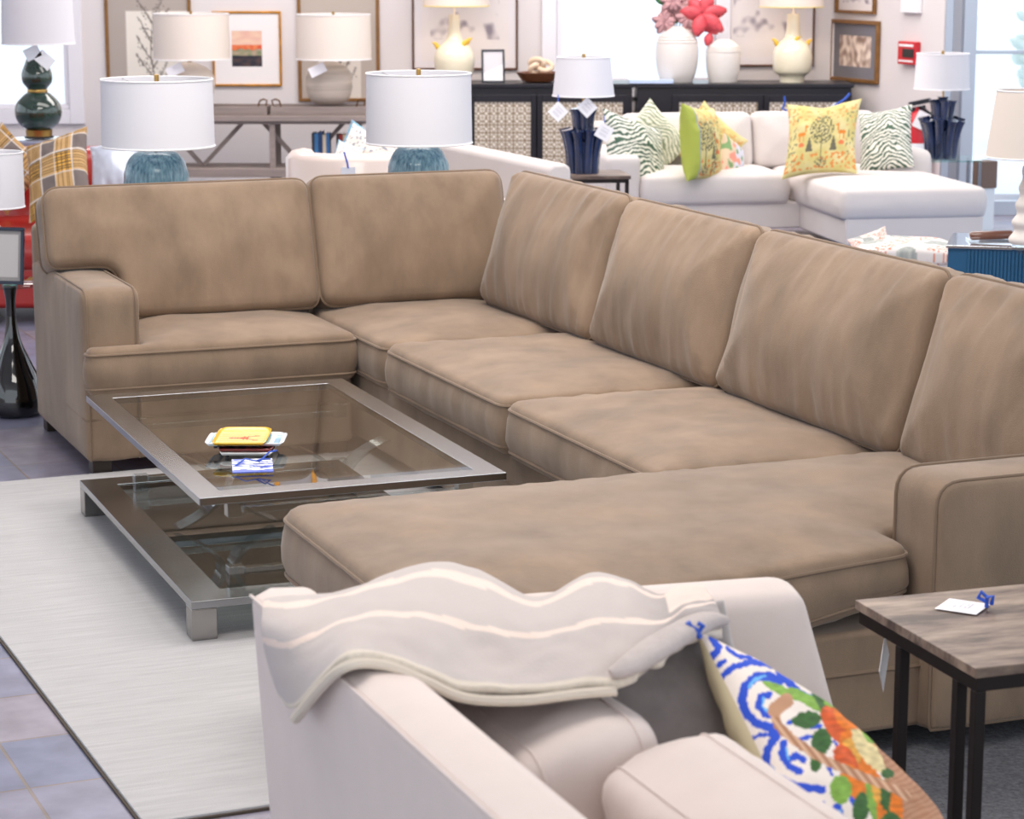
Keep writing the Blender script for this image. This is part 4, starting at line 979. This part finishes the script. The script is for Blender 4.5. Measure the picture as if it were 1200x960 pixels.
bird_lamp('ivory bottle lamp with yellow birds at the right of the window', 928, [(96, 14), (89, 15), (84, 21), (72, 23), (60, 22), (51, 17), (44, 10), (34, 8), (16, 7)], (929, -60, 8, 36, 37), [(-17, 49), (2, 46), (17, 50)], 4)
# ribbed white vases
def vase(label, cx_, Y, rows):
    loc, pr = prof(cx_, Y, rows); loc.z = zk+.001; r_ = root('ceramic_vase', label, 'vase', loc, 0, 'white ribbed vases on the cabinet')
    pr[0] = (pr[0][0], 0); B().lathe(smoothp(pr, 6), 56).build('vase_body', MATTEW, r_)
    b = B()
    for i in (3, 4, 5): 
        pass
    zt1 = pr[-1][1]
    for q_ in (.72, .77, .82):
        z = zt1*q_
        for (ra, za), (rb2, zb2) in zip(smoothp(pr, 6), smoothp(pr, 6)[1:]):
            if za <= z <= zb2: rr_ = ra+(rb2-ra)*(z-za)/max(1e-6, zb2-za); b.tube([(rr_*math.cos(t), rr_*math.sin(t), z) for t in [2*math.pi*i/40 for i in range(40)]], .006, 6, True); break
    b.build('ribs', MATTEW, r_); return r_
v1 = vase('large white ribbed vase holding pink flowers on the cabinet', 793, YK+.2, [(95, 18), (85, 22), (70, 24.5), (55, 24.5), (44, 22), (37, 17), (32, 11), (30, 9)])
v2 = vase('smaller empty white ribbed vase beside the flower vase', 847, YK+.2, [(95, 16), (85, 18.5), (72, 20), (60, 20), (52, 17), (47, 11), (45, 8)])
fl = root('flower_arrangement', 'bunch of coral magnolia and dusty pink flowers in the large white vase', 'flowers', (at(793, 30, YK+.2).x, YK+.2, at(793, 34, YK+.2).z))
def petal(b, o, dirv, ln, wd):
    o = Vector(o); d = Vector(dirv).normalized(); s_ = d.cross(Vector((0, 1, .3))).normalized(); n_ = s_.cross(d)
    v = []; nn = 6
    for i in range(nn+1):
        t = i/nn; w_ = wd*math.sin(math.pi*min(1, t*.85+.08))
        c = o+d*ln*t+n_*(ln*.25*t*t)
        for j in (-1, 0, 1): v.append(c+s_*w_*j-n_*abs(j)*-.012)
    f = [(i*3+j, i*3+j+1, i*3+j+4, i*3+j+3) for i in range(nn) for j in (0, 1)]; b.add(v, f)
k = (YK+.2)/F_PX
def flower(px, py, n, ln, wd, m, name, seed, dy=-.05):
    rnd = random.Random(seed); b = B(); p = at(px, py, YK+.2)-fl.location
    for i in range(n):
        a = 2*math.pi*i/n+rnd.random()*.4; petal(b, (p.x, dy, p.z), (math.cos(a), -.35+rnd.random()*.3, math.sin(a)), ln*(.8+.4*rnd.random()), wd)
    b.build(name, m, fl, solid=.003)
COR = mat('coral_petal', '#d9515a', .5, mott=.2, mscale=(30, 30, 30)); DUS = mat('dusty_petal', '#b98c8e', .7, mott=.25, mscale=(40, 40, 40)); LEAF = mat('leaf_green', '#4f9a5c', .5)
flower(822, 16, 6, .16, .055, COR, 'coral_bloom', 1, -.08); flower(832, 38, 3, .09, .035, COR, 'coral_bloom', 2, -.06)
for i, (px, py) in enumerate(((806, 20), (795, 8), (785, 18), (778, 26), (812, 30), (800, -2), (788, 2))): flower(px, py, 9, .08, .03, DUS, 'pink_bloom', 10+i, -.05+.02*(i % 3))
b = B(); petal(b, (at(785, 5, YK+.2).x-fl.location.x, 0, at(785, 5, YK+.2).z-fl.location.z), (-1, 0, .5), .14, .04); petal(b, (-.0, 0, .04), (-.5, 0, 1), .2, .03); petal(b, (.0, 0, .1), (.2, 0, 1), .16, .04); b.build('leaf', LEAF, fl, solid=.003)
b = B()
for px, py in ((822, 16), (806, 20), (795, 8), (785, 18), (778, 26), (812, 30), (832, 38)): p = at(px, py, YK+.2)-fl.location; b.tube([(0, 0, -.05), (p.x*.4, 0, p.z*.5+.02), (p.x, -.04, p.z)], .004, 6)
b.build('stems', mat('stem_brown', '#6b5b48', .7), fl)
# black photo frame, bowl with knot, box
bf = root('photo_frame', 'black photo frame standing on the cabinet left end', 'picture frame', (at(578, 97, YK+.1).x, YK+.1, zk+.001), R(6))
picframe(bf, 27*k, 38*k, 2.2*k, mat('black_frame', '#1e2430', .3), lambda u, v: hx('#f0eef0') if v > .75-.3*u else hx('#d3cfd2'), t=.015, tilt=R(-8)); B().bar((0, .11, 0), (0, .036, .15), .02, .004).build('easel', BLACKLAC, bf)
bw = root('wooden_bowl', 'brown wooden bowl on the cabinet by the window', 'bowl', (at(631, 97, YK+.2).x, YK+.2, zk+.001))
B().lathe([(.08, 0), (.12, .008), (.165, .07), (.155, .072), (.11, .02), (.0005, .018)], 48, close=False).build('bowl_body', mat('bowl_wood', '#6b4028', .35), bw)
kn = root('ceramic_knot', 'cream ceramic knot resting in the wooden bowl', 'ornament', (bw.location.x+.01, YK+.2, zk+.085))
B().tube([(.085*math.sin(t)+.0*0, .05*math.sin(2*t+.5), .045*math.cos(3*t)*.8+.02) if False else ((.05+.03*math.cos(3*t/1))*math.cos(2*t)*1.1, .03*math.sin(3*t), (.05+.03*math.cos(3*t))*math.sin(2*t)*.7+.03) for t in [2*math.pi*i/80 for i in range(80)]], .019, 10, True).build('knot', mat('knot_ceramic', '#dfc7ad', .5), kn)
bx = root('brochure_box', 'clear acrylic brochure holder standing between the two black cabinets', 'holder', (at(763, 110, YK-.16).x, YK-.16, zk-.10)) if False else None
# paper box: frosted blue-white tray lid on the cabinet edge
bx = root('clear_tray', 'pale translucent plastic lid resting over the cabinet front edge', 'tray', (at(763, 98, YK+.0).x, YK+.02, zk+.001), 0)
B().box(-.16, .16, -.05, .2, 0, .03).build('tray_body', mat('frosted_plastic', '#b9cbe8', .2, coat=1), bx, bevel=.004)

# ================================================= END TABLE + NAVY LAMPS
sp2 = onz(700, 203, .6); YT = sp2.y
e2 = root('side_table', 'small brown stone side table at the arm of the white sectional', 'side table', (sp2.x, sp2.y, 0), R(6))
B().box(-.165, .165, -.17, .2, .58, .6).build('stone_top', STONE, e2, bevel=.002)
for x in (-.155, .135):
    for y in (-.16, .17): B().box(x, x+.02, y, y+.02, 0.0, .58).build('leg', IRON, e2)
b = B().box(-.155, .155, -.16, -.14, .56, .58).box(-.155, .155, .17, .19, .56, .58).box(.09, .105, -.16, -.145, 0, .56); b.build('top_frame', IRON, e2)
def navy_lamp(label, cx_, Y, zbase, rows, sh):
    loc, pr = prof(cx_, Y, rows); r_ = root('table_lamp', label, 'lamp', (loc.x, Y, zbase), 0, 'navy ceramic tube lamps'); k = Y/F_PX
    ht = pr[-1][1]; 
    for tier, (z0_, z1_, rad_, n_) in enumerate(((0, ht*.64, 17*k, 9), (ht*.5, ht*.93, 9*k, 6), (ht*.8, ht*1.0, 2*k, 1))):
        for i in range(n_):
            a = 2*math.pi*i/n_+.2+tier*.4; x, y = rad_*math.cos(a), rad_*math.sin(a)*(.9)
            if n_ == 1: x = y = 0
            rr_ = 5.4*k; lean_ = 1+(.28 if tier == 0 else .12)
            b = B(); hgt = z1_-z0_; dz = random.uniform(-.01, .012)
            P = [(x*.82, y*.82, z0_), (x*.95, y*.95, z0_+hgt*.5), (x*lean_, y*lean_, z1_+dz)]
            b.tube([tuple(cat([Vector(q_) for q_ in P], t/8)) for t in range(9)], [rr_, rr_*.98, rr_*.96, rr_*.95, rr_*.95, rr_*.98, rr_, rr_*1.1, rr_*1.35], 12)
            b.build('ceramic_tube', NAVY, r_)
    B().lathe([(15*k, 0), (15*k, ht*.45), (8*k, ht*.5), (8*k, ht*.85)], 20).build('core', NAVY, r_)
    zt, zb, dx = shade_px(r_, *sh[:1], Y, *sh[1:]); pole(r_, ht*.9, zt-.02); return r_
navy_lamp('navy tube lamp with tilted white shade on the small stone table', 683, YT, .601, [(197, 15), (115, 8)], (684, 67, 112, 31, 36))
for lab, px, py, an in (('white diamond tag hanging left of the navy lamp', 654, 131, 45), ('white diamond tag in front of the navy lamp', 688, 126, 45), ('white diamond tag at the right side of the navy lamp', 708, 155, 30)):
    p = at(px, py, YT-.14); o = root('price_tag', lab, 'tag', p, 0, 'white diamond tags'); sheet('card', .083, .083, 20, 20, lambda u, v: hx('#c9c6cf') if (v*8 % 1) < .3 and .2 < u < .8 and .2 < v < .8 else hx('#eeedf2'), o, Matrix.Rotation(R(an), 4, 'Y'), t=.0015)
    B().tube([(0, 0, .055), (.0, .04, .09)], .003, 5).build('ribbon', RIB, o)

# ================================================= WHITE SECTIONAL
WO = Vector((.79, 14.34, 0)); WA = R(10)
W = root('sectional_sofa', 'white fabric sectional with chaise in front of the black cabinets', 'sofa', WO, WA)
BY = 1.0
vbox('base', -.22, 1.84, 0, .95, .14, .30, W, .012, WHITEF); vbox('base', 1.0, 1.84, -.92, .0, .14, .30, W, .012, WHITEF)
WS = dict(r=.03, pipe=0, wr=.004)
soft('seat_cushion', [(.0, -.03), (.93, -.03), (.93, .6), (.0, .6)], .17, Mz(.385), WHITEF, W, rad=.04, seed=51, crown=.03, **WS)
soft('chaise_cushion', [(.975, -.93), (1.86, -.93), (1.86, .6), (.975, .6)], .17, Mz(.375), WHITEF, W, rad=.05, seed=52, crown=.03, **WS)
soft('arm', [(.0, .14), (.9, .14), (.9, .60), (.0, .60)], .21, frame((-.11, 0, 0), (0, 1, 0), (0, 0, 1)), WHITEF, W, rad=.05, crown=.005, seed=53, **WS)
soft('arm', [(.05, .14), (.9, .14), (.9, .60), (.05, .60)], .19, frame((1.78, 0, 0), (0, 1, 0), (0, 0, 1)), WHITEF, W, rad=.1, crown=.005, seed=54, **WS)
vbox('backrest', -.2, 1.86, .80, .98, .14, .745, W, .04, WHITEF)
for u0, u1, s_ in ((.02, .86, 55), (.87, 1.68, 56)):
    soft('back_cushion', [(u0, 0), (u1, 0), (u1, .36), (u0, .36)], .17, frame((0, .62, .45), (1, 0, 0), (0, .25, 1)), WHITEF, W, rad=.06, crown=.04, seed=s_, **WS)
for x, y in ((-.15, .04), (1.05, -.85), (1.72, -.85), (-.15, .85), (1.72, .85)): B().box(x, x+.05, y, y+.05, 0, .14).build('foot', DARKWOOD, W)
def zebra(u, v, c1='#e9e6dc', c2='#44604f', f=1):
    x = (u-.5); bend = -abs(x-.1)*7+1.3*nz(u*4, v*4)+.35*nz(u*14, v*14)
    t = math.sin((v*15+bend)*2*math.pi)
    return hx(c2) if t+.45*nz(u*22, v*22+3) > .05 else hx(c1)
M_, a_, b_ = place((708, 122), (762, 150), (712, 212), 14.35, 14.4, 14.2)
M_, a_, b_ = place((705, 124), (776, 150), (712, 214), 14.5, 14.75, 14.3)
pillow('zebra_pillow', 'green and white zebra stripe pillow at the left arm of the white sectional', 'pillow', .235, .235, .08, M_, paint=zebra, n=120, seed=1, group='zebra stripe pillows')
M_, a_, b_ = place((735, 140), (782, 140), (735, 210), 14.8, 14.85, 14.7)
M_ = Matrix.Translation(at(762, 168, 14.85)) @ Matrix.Rotation(R(45), 4, 'Y') @ Matrix.Rotation(R(80), 4, 'X')
pillow('zebra_pillow', 'pale green zebra stripe pillow standing on a corner behind the darker one', 'pillow', .2, .2, .06, M_, paint=lambda u, v: zebra(u, v, '#e9e6d4', '#8f9a80'), n=90, seed=2, group='zebra stripe pillows')
M_, a_, b_ = place((1012, 130), (1062, 121), (1014, 208), 14.85, 14.75, 14.6)
pillow('zebra_pillow', 'green and white zebra stripe pillow at the right arm of the white sectional', 'pillow', .175, .22, .07, M_, paint=zebra, n=110, seed=3, group='zebra stripe pillows')
YP = hx('#cfc078'); 
def deer(u, v):
    c = mix(YP, hx('#dccf98'), nz(u*6, v*6)+.4); x = u-.5
    def e(cx_, cy_, rx_, ry_): return ((u-cx_)/rx_)**2+((v-cy_)/ry_)**2 < 1
    if .08 < v < .95:
        if abs(x) > .33 and nz(u*28, v*28) > .22: c = hx('#8f8c66') if nz(u*6, v*6, 4) > 0 else hx('#e0a060')
        if v > .72 and nz(u*22, v*22, 2) > .2: c = hx('#d98a45')
        if v < .28 and nz(u*24, v*24, 5) > .22: c = hx('#dba15e')
    if math.hypot(x/.16, (v-.42)/.2) < 1 and nz(u*40, v*40) > -.02: c = hx('#6f6c50')
    if abs(x) < .008 and .55 < v < .85: c = hx('#6f6c50')
    if math.hypot(x/.08, (v-.86)/.08) < 1 and nz(u*50, v*50) > 0: c = hx('#6f6c50')
    for s_ in (-1, 1):
        if e(.5+s_*.27, .47, .055, .03) or e(.5+s_*.215, .40, .014, .05) or e(.5+s_*.205, .375, .025, .014): c = hx('#d9812e')
        for l_ in (.24, .30):
            if abs(u-(.5+s_*l_)) < .007 and .47 < v < .57: c = hx('#d9812e')
        dx = abs(x-s_*.16); 
        if .52 < v < .70 and dx < (v-.50)*.24: c = hx('#6a6654')
        if e(.5+s_*.27, .61, .04, .03): c = hx('#d9784a')
    return c
M_, a_, b_ = place((922, 124), (1010, 117), (916, 209), 14.5, 14.45, 14.3)
pillow('deer_pillow', 'yellow pillow with orange deer and trees, facing front on the white sectional', 'pillow', a_, .245, .07, M_, paint=deer, n=130, seed=4, group='yellow deer pillows', pull=.12, sag=.02)
def deerside(u, v):
    if u < .16: return hx('#aab44e')
    if abs(u-.17) < .012: return hx('#9aa3ae')
    if .45 < u < .6 and nz(u*45, v*45) > .05 and .2 < v < .9: return hx('#5f614c')
    return deer((u-.1)*.8+.35, v)
M_, a_, b_ = place((793, 122), (842, 130), (799, 210), 14.2, 14.7, 14.15)
pillow('deer_pillow', 'yellow deer pillow with lime green side, turned sideways on the white sectional', 'pillow', .22, .235, .09, M_, paint=deerside, n=110, seed=5, group='yellow deer pillows', back=hx('#aab44e'))
M_ = Matrix.Translation(at(828, 168, 14.9)) @ Matrix.Rotation(R(42), 4, 'Y') @ Matrix.Rotation(R(80), 4, 'X')
pillow('deer_pillow', 'yellow pillow standing on a corner behind the sideways deer pillow', 'pillow', .19, .19, .06, M_, paint=lambda u, v: deer(u, v), n=60, seed=6, group='yellow deer pillows')
def floral(u, v):
    n = nz(u*5, v*5, 7)
    return hx('#e89a86') if n > .2 else hx('#7ba06a') if n < -.28 else hx('#d3d5e2') if u > .35 else hx('#d9c2a6')
M_, a_, b_ = place((848, 150), (872, 172), (842, 209), 14.7, 14.9, 14.5)
pillow('floral_pillow', 'small pink floral pillow leaning beside the yellow pillows', 'pillow', .13, .15, .05, M_, paint=floral, n=60, seed=7)
# knot of green cloth with blue ribbon behind the deer pillow
o = root('ribbon_tag', 'blue ribbon and white tag on the back of the white sectional', 'tag', at(990, 118, 14.75)); B().tube([(-.06, 0, -.03), (0, 0, .01), (.03, 0, .045)], .008, 6).build('ribbon', RIB, o); sheet('card', .07, .05, 2, 2, lambda u, v: hx('#dfe6f2'), o, Matrix.Translation((-.07, 0, -.05)) @ Matrix.Rotation(R(-40), 4, 'Y'), t=.002)
o = root('ribbon_tag', 'small blue ribbon on the sectional back left of the yellow pillow', 'tag', at(919, 124, 15.1)); B().tube([(0, 0, .06), (.004, 0, .02), (-.01, 0, -.02), (.02, 0, -.03)], .007, 6).build('ribbon', RIB, o)

# right side: glass table with the second navy lamp
YR = 15.2
zr = at(1100, 185, YR).z
g2_ = root('glass_table', 'small glass side table behind the right arm of the white sectional', 'side table', (at(1108, 185, YR).x, YR, 0))
B().box(-.16, .2, -.2, .2, zr-.012, zr).build('glass_top', MATS['green_glass'], g2_)
for x in (-.15, .185):
    for y in (-.19, .185): B().box(x-.01, x+.01, y-.01, y+.01, 0, zr-.012).build('leg', CHROME, g2_)
navy_lamp('navy tube lamp with white shade in front of the glass doors', 1103, YR, zr+.001, [(180, 14), (108, 8)], (1105, 63, 104, 30, 32))
bp = root('brown_box', 'brown wooden block standing by the glass doors', 'box', (at(1154, 205, 15.6).x, 15.6, 0), R(20)); zz_ = at(1154, 188, 15.6).z
B().box(-.06, .06, -.06, .06, zz_-.18, zz_).build('block', mat('brown_block', '#6f5a50', .5), bp, bevel=.004); B().box(-.05, .05, -.05, .05, 0, zz_-.18).build('stand', mat('clear_stand', '#dfe6ee', .3), bp)

# blue reeded cabinet
q0 = onz(1111, 283, .80); 
YQ = 9.6; q0 = at(1111, 287, YQ); zq_ = q0.z
bc_ = root('reeded_cabinet', 'blue reeded cabinet with mirrored top behind the tan sofa', 'cabinet', (q0.x, q0.y, 0), R(-14))
B().box(0, 1.0, 0, .42, .05, zq_-.012).build('body', BLUEP, bc_, bevel=.003)
b = B()
for i in range(62): x = .085+i*.0148; b.lathe([(.0068, .08), (.0068, zq_-.02)], 8, (x, 0))
b.build('reeding', BLUEP, bc_)
B().box(-.008, 1.008, -.012, .432, zq_-.012, zq_).build('mirror_top', mat('mirror', '#dfe3ea', .06, .9), bc_, bevel=.002)
for x in (.03, .93):
    for y in (.03, .36): B().box(x, x+.04, y, y+.04, 0, .05).build('foot', DARKWOOD, bc_)
sc2 = bc_.matrix_world
def oncab(px, py, z): return onz(px, py, z)
p = oncab(1162, 278, zq_+.02)
o = root('serving_board', 'rounded dark wood bar handle tray on the blue cabinet', 'tray', (p.x, p.y, zq_+.001), R(-2)); B().tube([(-.09, 0, .022), (-.082, 0, .024), (.08, 0, .03), (.09, 0, .028)], [.012, .018, .018, .01], 12).build('handle', mat('walnut_gloss', '#6a3f2c', .3, coat=.5), o); B().box(-.09, .09, .02, .1, 0, .008).build('board', mat('mirror', ''), o)
p = oncab(1203, 296, zq_)
wb = root('table_lamp', 'white ribbed lamp with cream shade on the blue reeded cabinet', 'lamp', (p.x+.0, p.y+.0, zq_+.001))
Yb = p.y; kk = Yb/F_PX
B().box(-.05, .05, -.05, .05, 0, .035).build('acrylic_foot', ACRYL, wb, bevel=.003)
hz = at(1203, 192, Yb).z-zq_-.035
pr = []
for i in range(49):
    t = i/48; r_ = (20-13*t)*kk*(1+.13*math.sin(t*2*math.pi*4.6)); pr.append((r_, .035+hz*t))
B().lathe(pr, 40).build('ribbed_base', MATTEW, wb)
zt, zb, dx = shade_px(wb, 1203, Yb, 106, 184, 34, 44, m=SHADEC, fin=False); pole(wb, hz, zt-.02)

# floral ottoman / bench
fo = root('floral_ottoman', 'low ottoman in cream fabric with orange sprigs and grey leaves behind the tan sofa', 'ottoman', (at(1062, 290, 11.4).x, 11.4, 0), R(-6))
fz = at(1062, 284, 11.4).z
def sprig(u, v):
    n = nz(u*3, v*3, 4); m_ = nz(u*26, v*26)
    if n > .05 and nz(u*45, v*45) > .15: return hx('#dd7440')
    if n < -.12: return mix(hx('#9aa09c'), hx('#c9c9c2'), m_+.4)
    return hx('#e9e1dc')
pf = pillow('seat', '', '', .24, .22, .07, Matrix.Translation((0, .1, fz-.06)), paint=sprig, n=90, top=False, parent=fo, power=.25, pull=.02)
vbox('base', -.22, .22, -.1, .3, .1, fz-.06, fo, .02, WHITEF)
for x in (-.2, .16):
    for y in (-.08, .25): B().box(x, x+.04, y, y+.04, 0, .1).build('foot', DARKWOOD, fo)
M_ = Matrix.Translation(at(1022, 291, 11.5)) @ Matrix.Rotation(R(-20), 4, 'Y') @ Matrix.Rotation(R(55), 4, 'X')
pillow('sprig_pillow', 'cream pillow with orange sprigs leaning on the floral ottoman', 'pillow', .1, .09, .035, M_, paint=sprig, n=60, seed=3)
# dark low table and blue rug between the sofas
dt = root('low_table', 'dark wood low table in front of the white sectional', 'coffee table', (1.44, 13.5, 0), R(10))
B().box(-.3, .30, -.3, .25, .18, .20).build('tabletop', DARKWOOD, dt, bevel=.004)
for x in (-.29, .24):
    for y in (-.29, .19): B().box(x, x+.05, y, y+.05, 0.004, .18).build('leg', GREYWOOD, dt)
o = B().box(.9, 3.6, 11.4, 13.9, 0, .006).build('blue_rug', mat('blue_rug_wool', '#2a4f86', .95, mott=.3, mscale=(12, 12, 12)), smooth=False); tag(o, 'blue patterned rug in front of the white sectional', 'rug')

# ================================================= CREAM LEATHER CHAIR, SETTEE, PLANT
lc = root('barrel_chair', 'cream leather barrel chair behind the tan sofa', 'armchair', (at(407, 200, 11.6).x, 11.9, 0))
zch = at(395, 181, 11.6).z
def barrel(rad, w, z0_, z1_, n=40, a0=-200, a1=20):
    b = B(); ring_ = []
    for i in range(n+1):
        a = R(a0+(a1-a0)*i/n); t = i/n; lift = .0-.06*(math.cos(2*math.pi*t)*.5+.5)*0
        sec = [(rad-w/2, z0_), (rad-w/2, z1_-.04), (rad-w*.3, z1_-.008), (rad, z1_), (rad+w*.3, z1_-.008), (rad+w/2, z1_-.04), (rad+w/2, z0_)]
        ring_.append([(q_[0]*math.cos(a), q_[0]*math.sin(a), q_[1]) for q_ in sec])
    v = [p for s_ in ring_ for p in s_]; m_ = 7; f = []
    for i in range(n):
        for j in range(m_): j2 = (j+1) % m_; f.append((i*m_+j, (i+1)*m_+j, (i+1)*m_+j2, i*m_+j2))
    f.append(tuple(range(m_))); f.append(tuple(n*m_+j for j in range(m_))[::-1]); return b.add(v, f)
bb_ = barrel(.26, .14, .1, zch); bb_.build('shell', CREAML, lc)
B().lathe([(.19, .12), (.195, .40), (.20, .44), (.001, .45)], 40).build('seat', CREAML, lc)
B().lathe([(.25, 0), (.25, .1)], 40).build('plinth', DARKWOOD, lc)
def sprigb(u, v):
    return hx('#8f94a6') if nz(u*20, v*20) > .3 else (hx('#7fb0c8') if v < .04 or u < .05 else hx('#efe6dc'))
M_ = Matrix.Translation(at(427, 187, 11.9)) @ Matrix.Rotation(R(28), 4, 'Y') @ Matrix.Rotation(R(80), 4, 'X')
pillow('sprigged_pillow', 'cream pillow with fine blue sprigs, larger one on the leather chair', 'pillow', .15, .15, .05, M_, paint=sprigb, n=60, seed=1, group='sprigged pillows on the leather chair')
M_ = Matrix.Translation(at(405, 188, 11.75)) @ Matrix.Rotation(R(20), 4, 'Y') @ Matrix.Rotation(R(70), 4, 'X')
pillow('sprigged_pillow', 'cream sprigged pillow with yellow edge and blue ribbon on the leather chair', 'pillow', .07, .09, .035, M_, paint=sprigb, n=50, seed=2, group='sprigged pillows on the leather chair')
o = root('ribbon_tag', 'white tag on a blue ribbon in front of the sprigged pillows', 'tag', at(408, 190, 11.55)); B().tube([(-.02, 0, .05), (-.005, 0, .0), (0, 0, -.03)], .005, 6).build('ribbon', RIB, o); sheet('card', .07, .05, 2, 2, lambda u, v: hx('#dfe0e8'), o, Matrix.Translation((0, 0, -.05)), t=.002)
pt = root('potted_plant', 'small green leafy plant behind the second teal lamp', 'plant', (at(450, 200, 12.9).x, 12.9, 0))
zp = at(450, 210, 12.9).z
B().lathe([(.08, 0), (.10, zp*.98), (.09, zp), (.001, zp-.02)], 24).build('pot', MATTEW, pt)
b = B(); rnd = random.Random(4)
for i in range(110):
    a = rnd.random()*6.28; t = rnd.random(); r0 = .03+.10*rnd.random(); z0_ = zp+.2*rnd.random()
    petal(b, (r0*math.cos(a), r0*math.sin(a), z0_), (math.cos(a), math.sin(a), .6+rnd.random()), .05+.03*rnd.random(), .014)
b.build('foliage', mat('plant_green', '#7f8f4f', .6, mott=.3, mscale=(20, 20, 20)), pt, solid=.001)
se = root('settee', 'cream settee with slanting back seen behind the tan sofa corner', 'sofa', (-.49, 13.7, 0), R(23))
# back runs towards the viewer (local -y)
v_ = [(0, 0), (.0, -1.85)]
prism_along([(-.02, .1), (-.03, .735), (.0, .755), (.07, .755), (.10, .735), (.12, .1)], .0, -1.8, 1).build('backrest', WHITEF, se, bevel=.02, seg=3)
soft('seat_cushion', [(-.38, -1.75), (-.04, -1.75), (-.04, -.05), (-.38, -.05)], .16, Mz(.38), mat('grey_seat', '#a39c9a', .9), se, rad=.05, r=.03, pipe=0, seed=61)
vbox('base', -.38, -.03, -1.8, 0, .1, .30, se, .02, WHITEF)
vbox('arm', -.38, -.03, -.0, .12, .1, .60, se, .03, WHITEF); vbox('arm', -.38, -.03, -1.92, -1.81, .1, .60, se, .03, WHITEF)
for x in (-.36, .0):
    for y in (-1.75, -.05): B().box(x, x+.05, y-.05, y, 0, .1).build('foot', DARKWOOD, se)

# outside: a pale shrub beyond the glass doors
sh = root('shrub', 'pale green shrub outside the glass doors', 'shrub', (5.75, 24, -.15)); b = B(); rnd = random.Random(9)
for i in range(500):
    a = rnd.random()*6.28; z = rnd.random()*1.25; r0 = .6*math.sin(math.pi*(z/1.9*.8+.15))*rnd.random()**.5
    petal(b, (r0*math.cos(a), r0*math.sin(a), .15+z), (math.cos(a), math.sin(a), .5), .16, .05)
b.build('foliage', mat('pale_foliage', '#cfdcd4', .7), sh, solid=.003); B().lathe([(.05, 0), (.03, 1.2)], 8).build('trunk', DARKWOOD, sh)
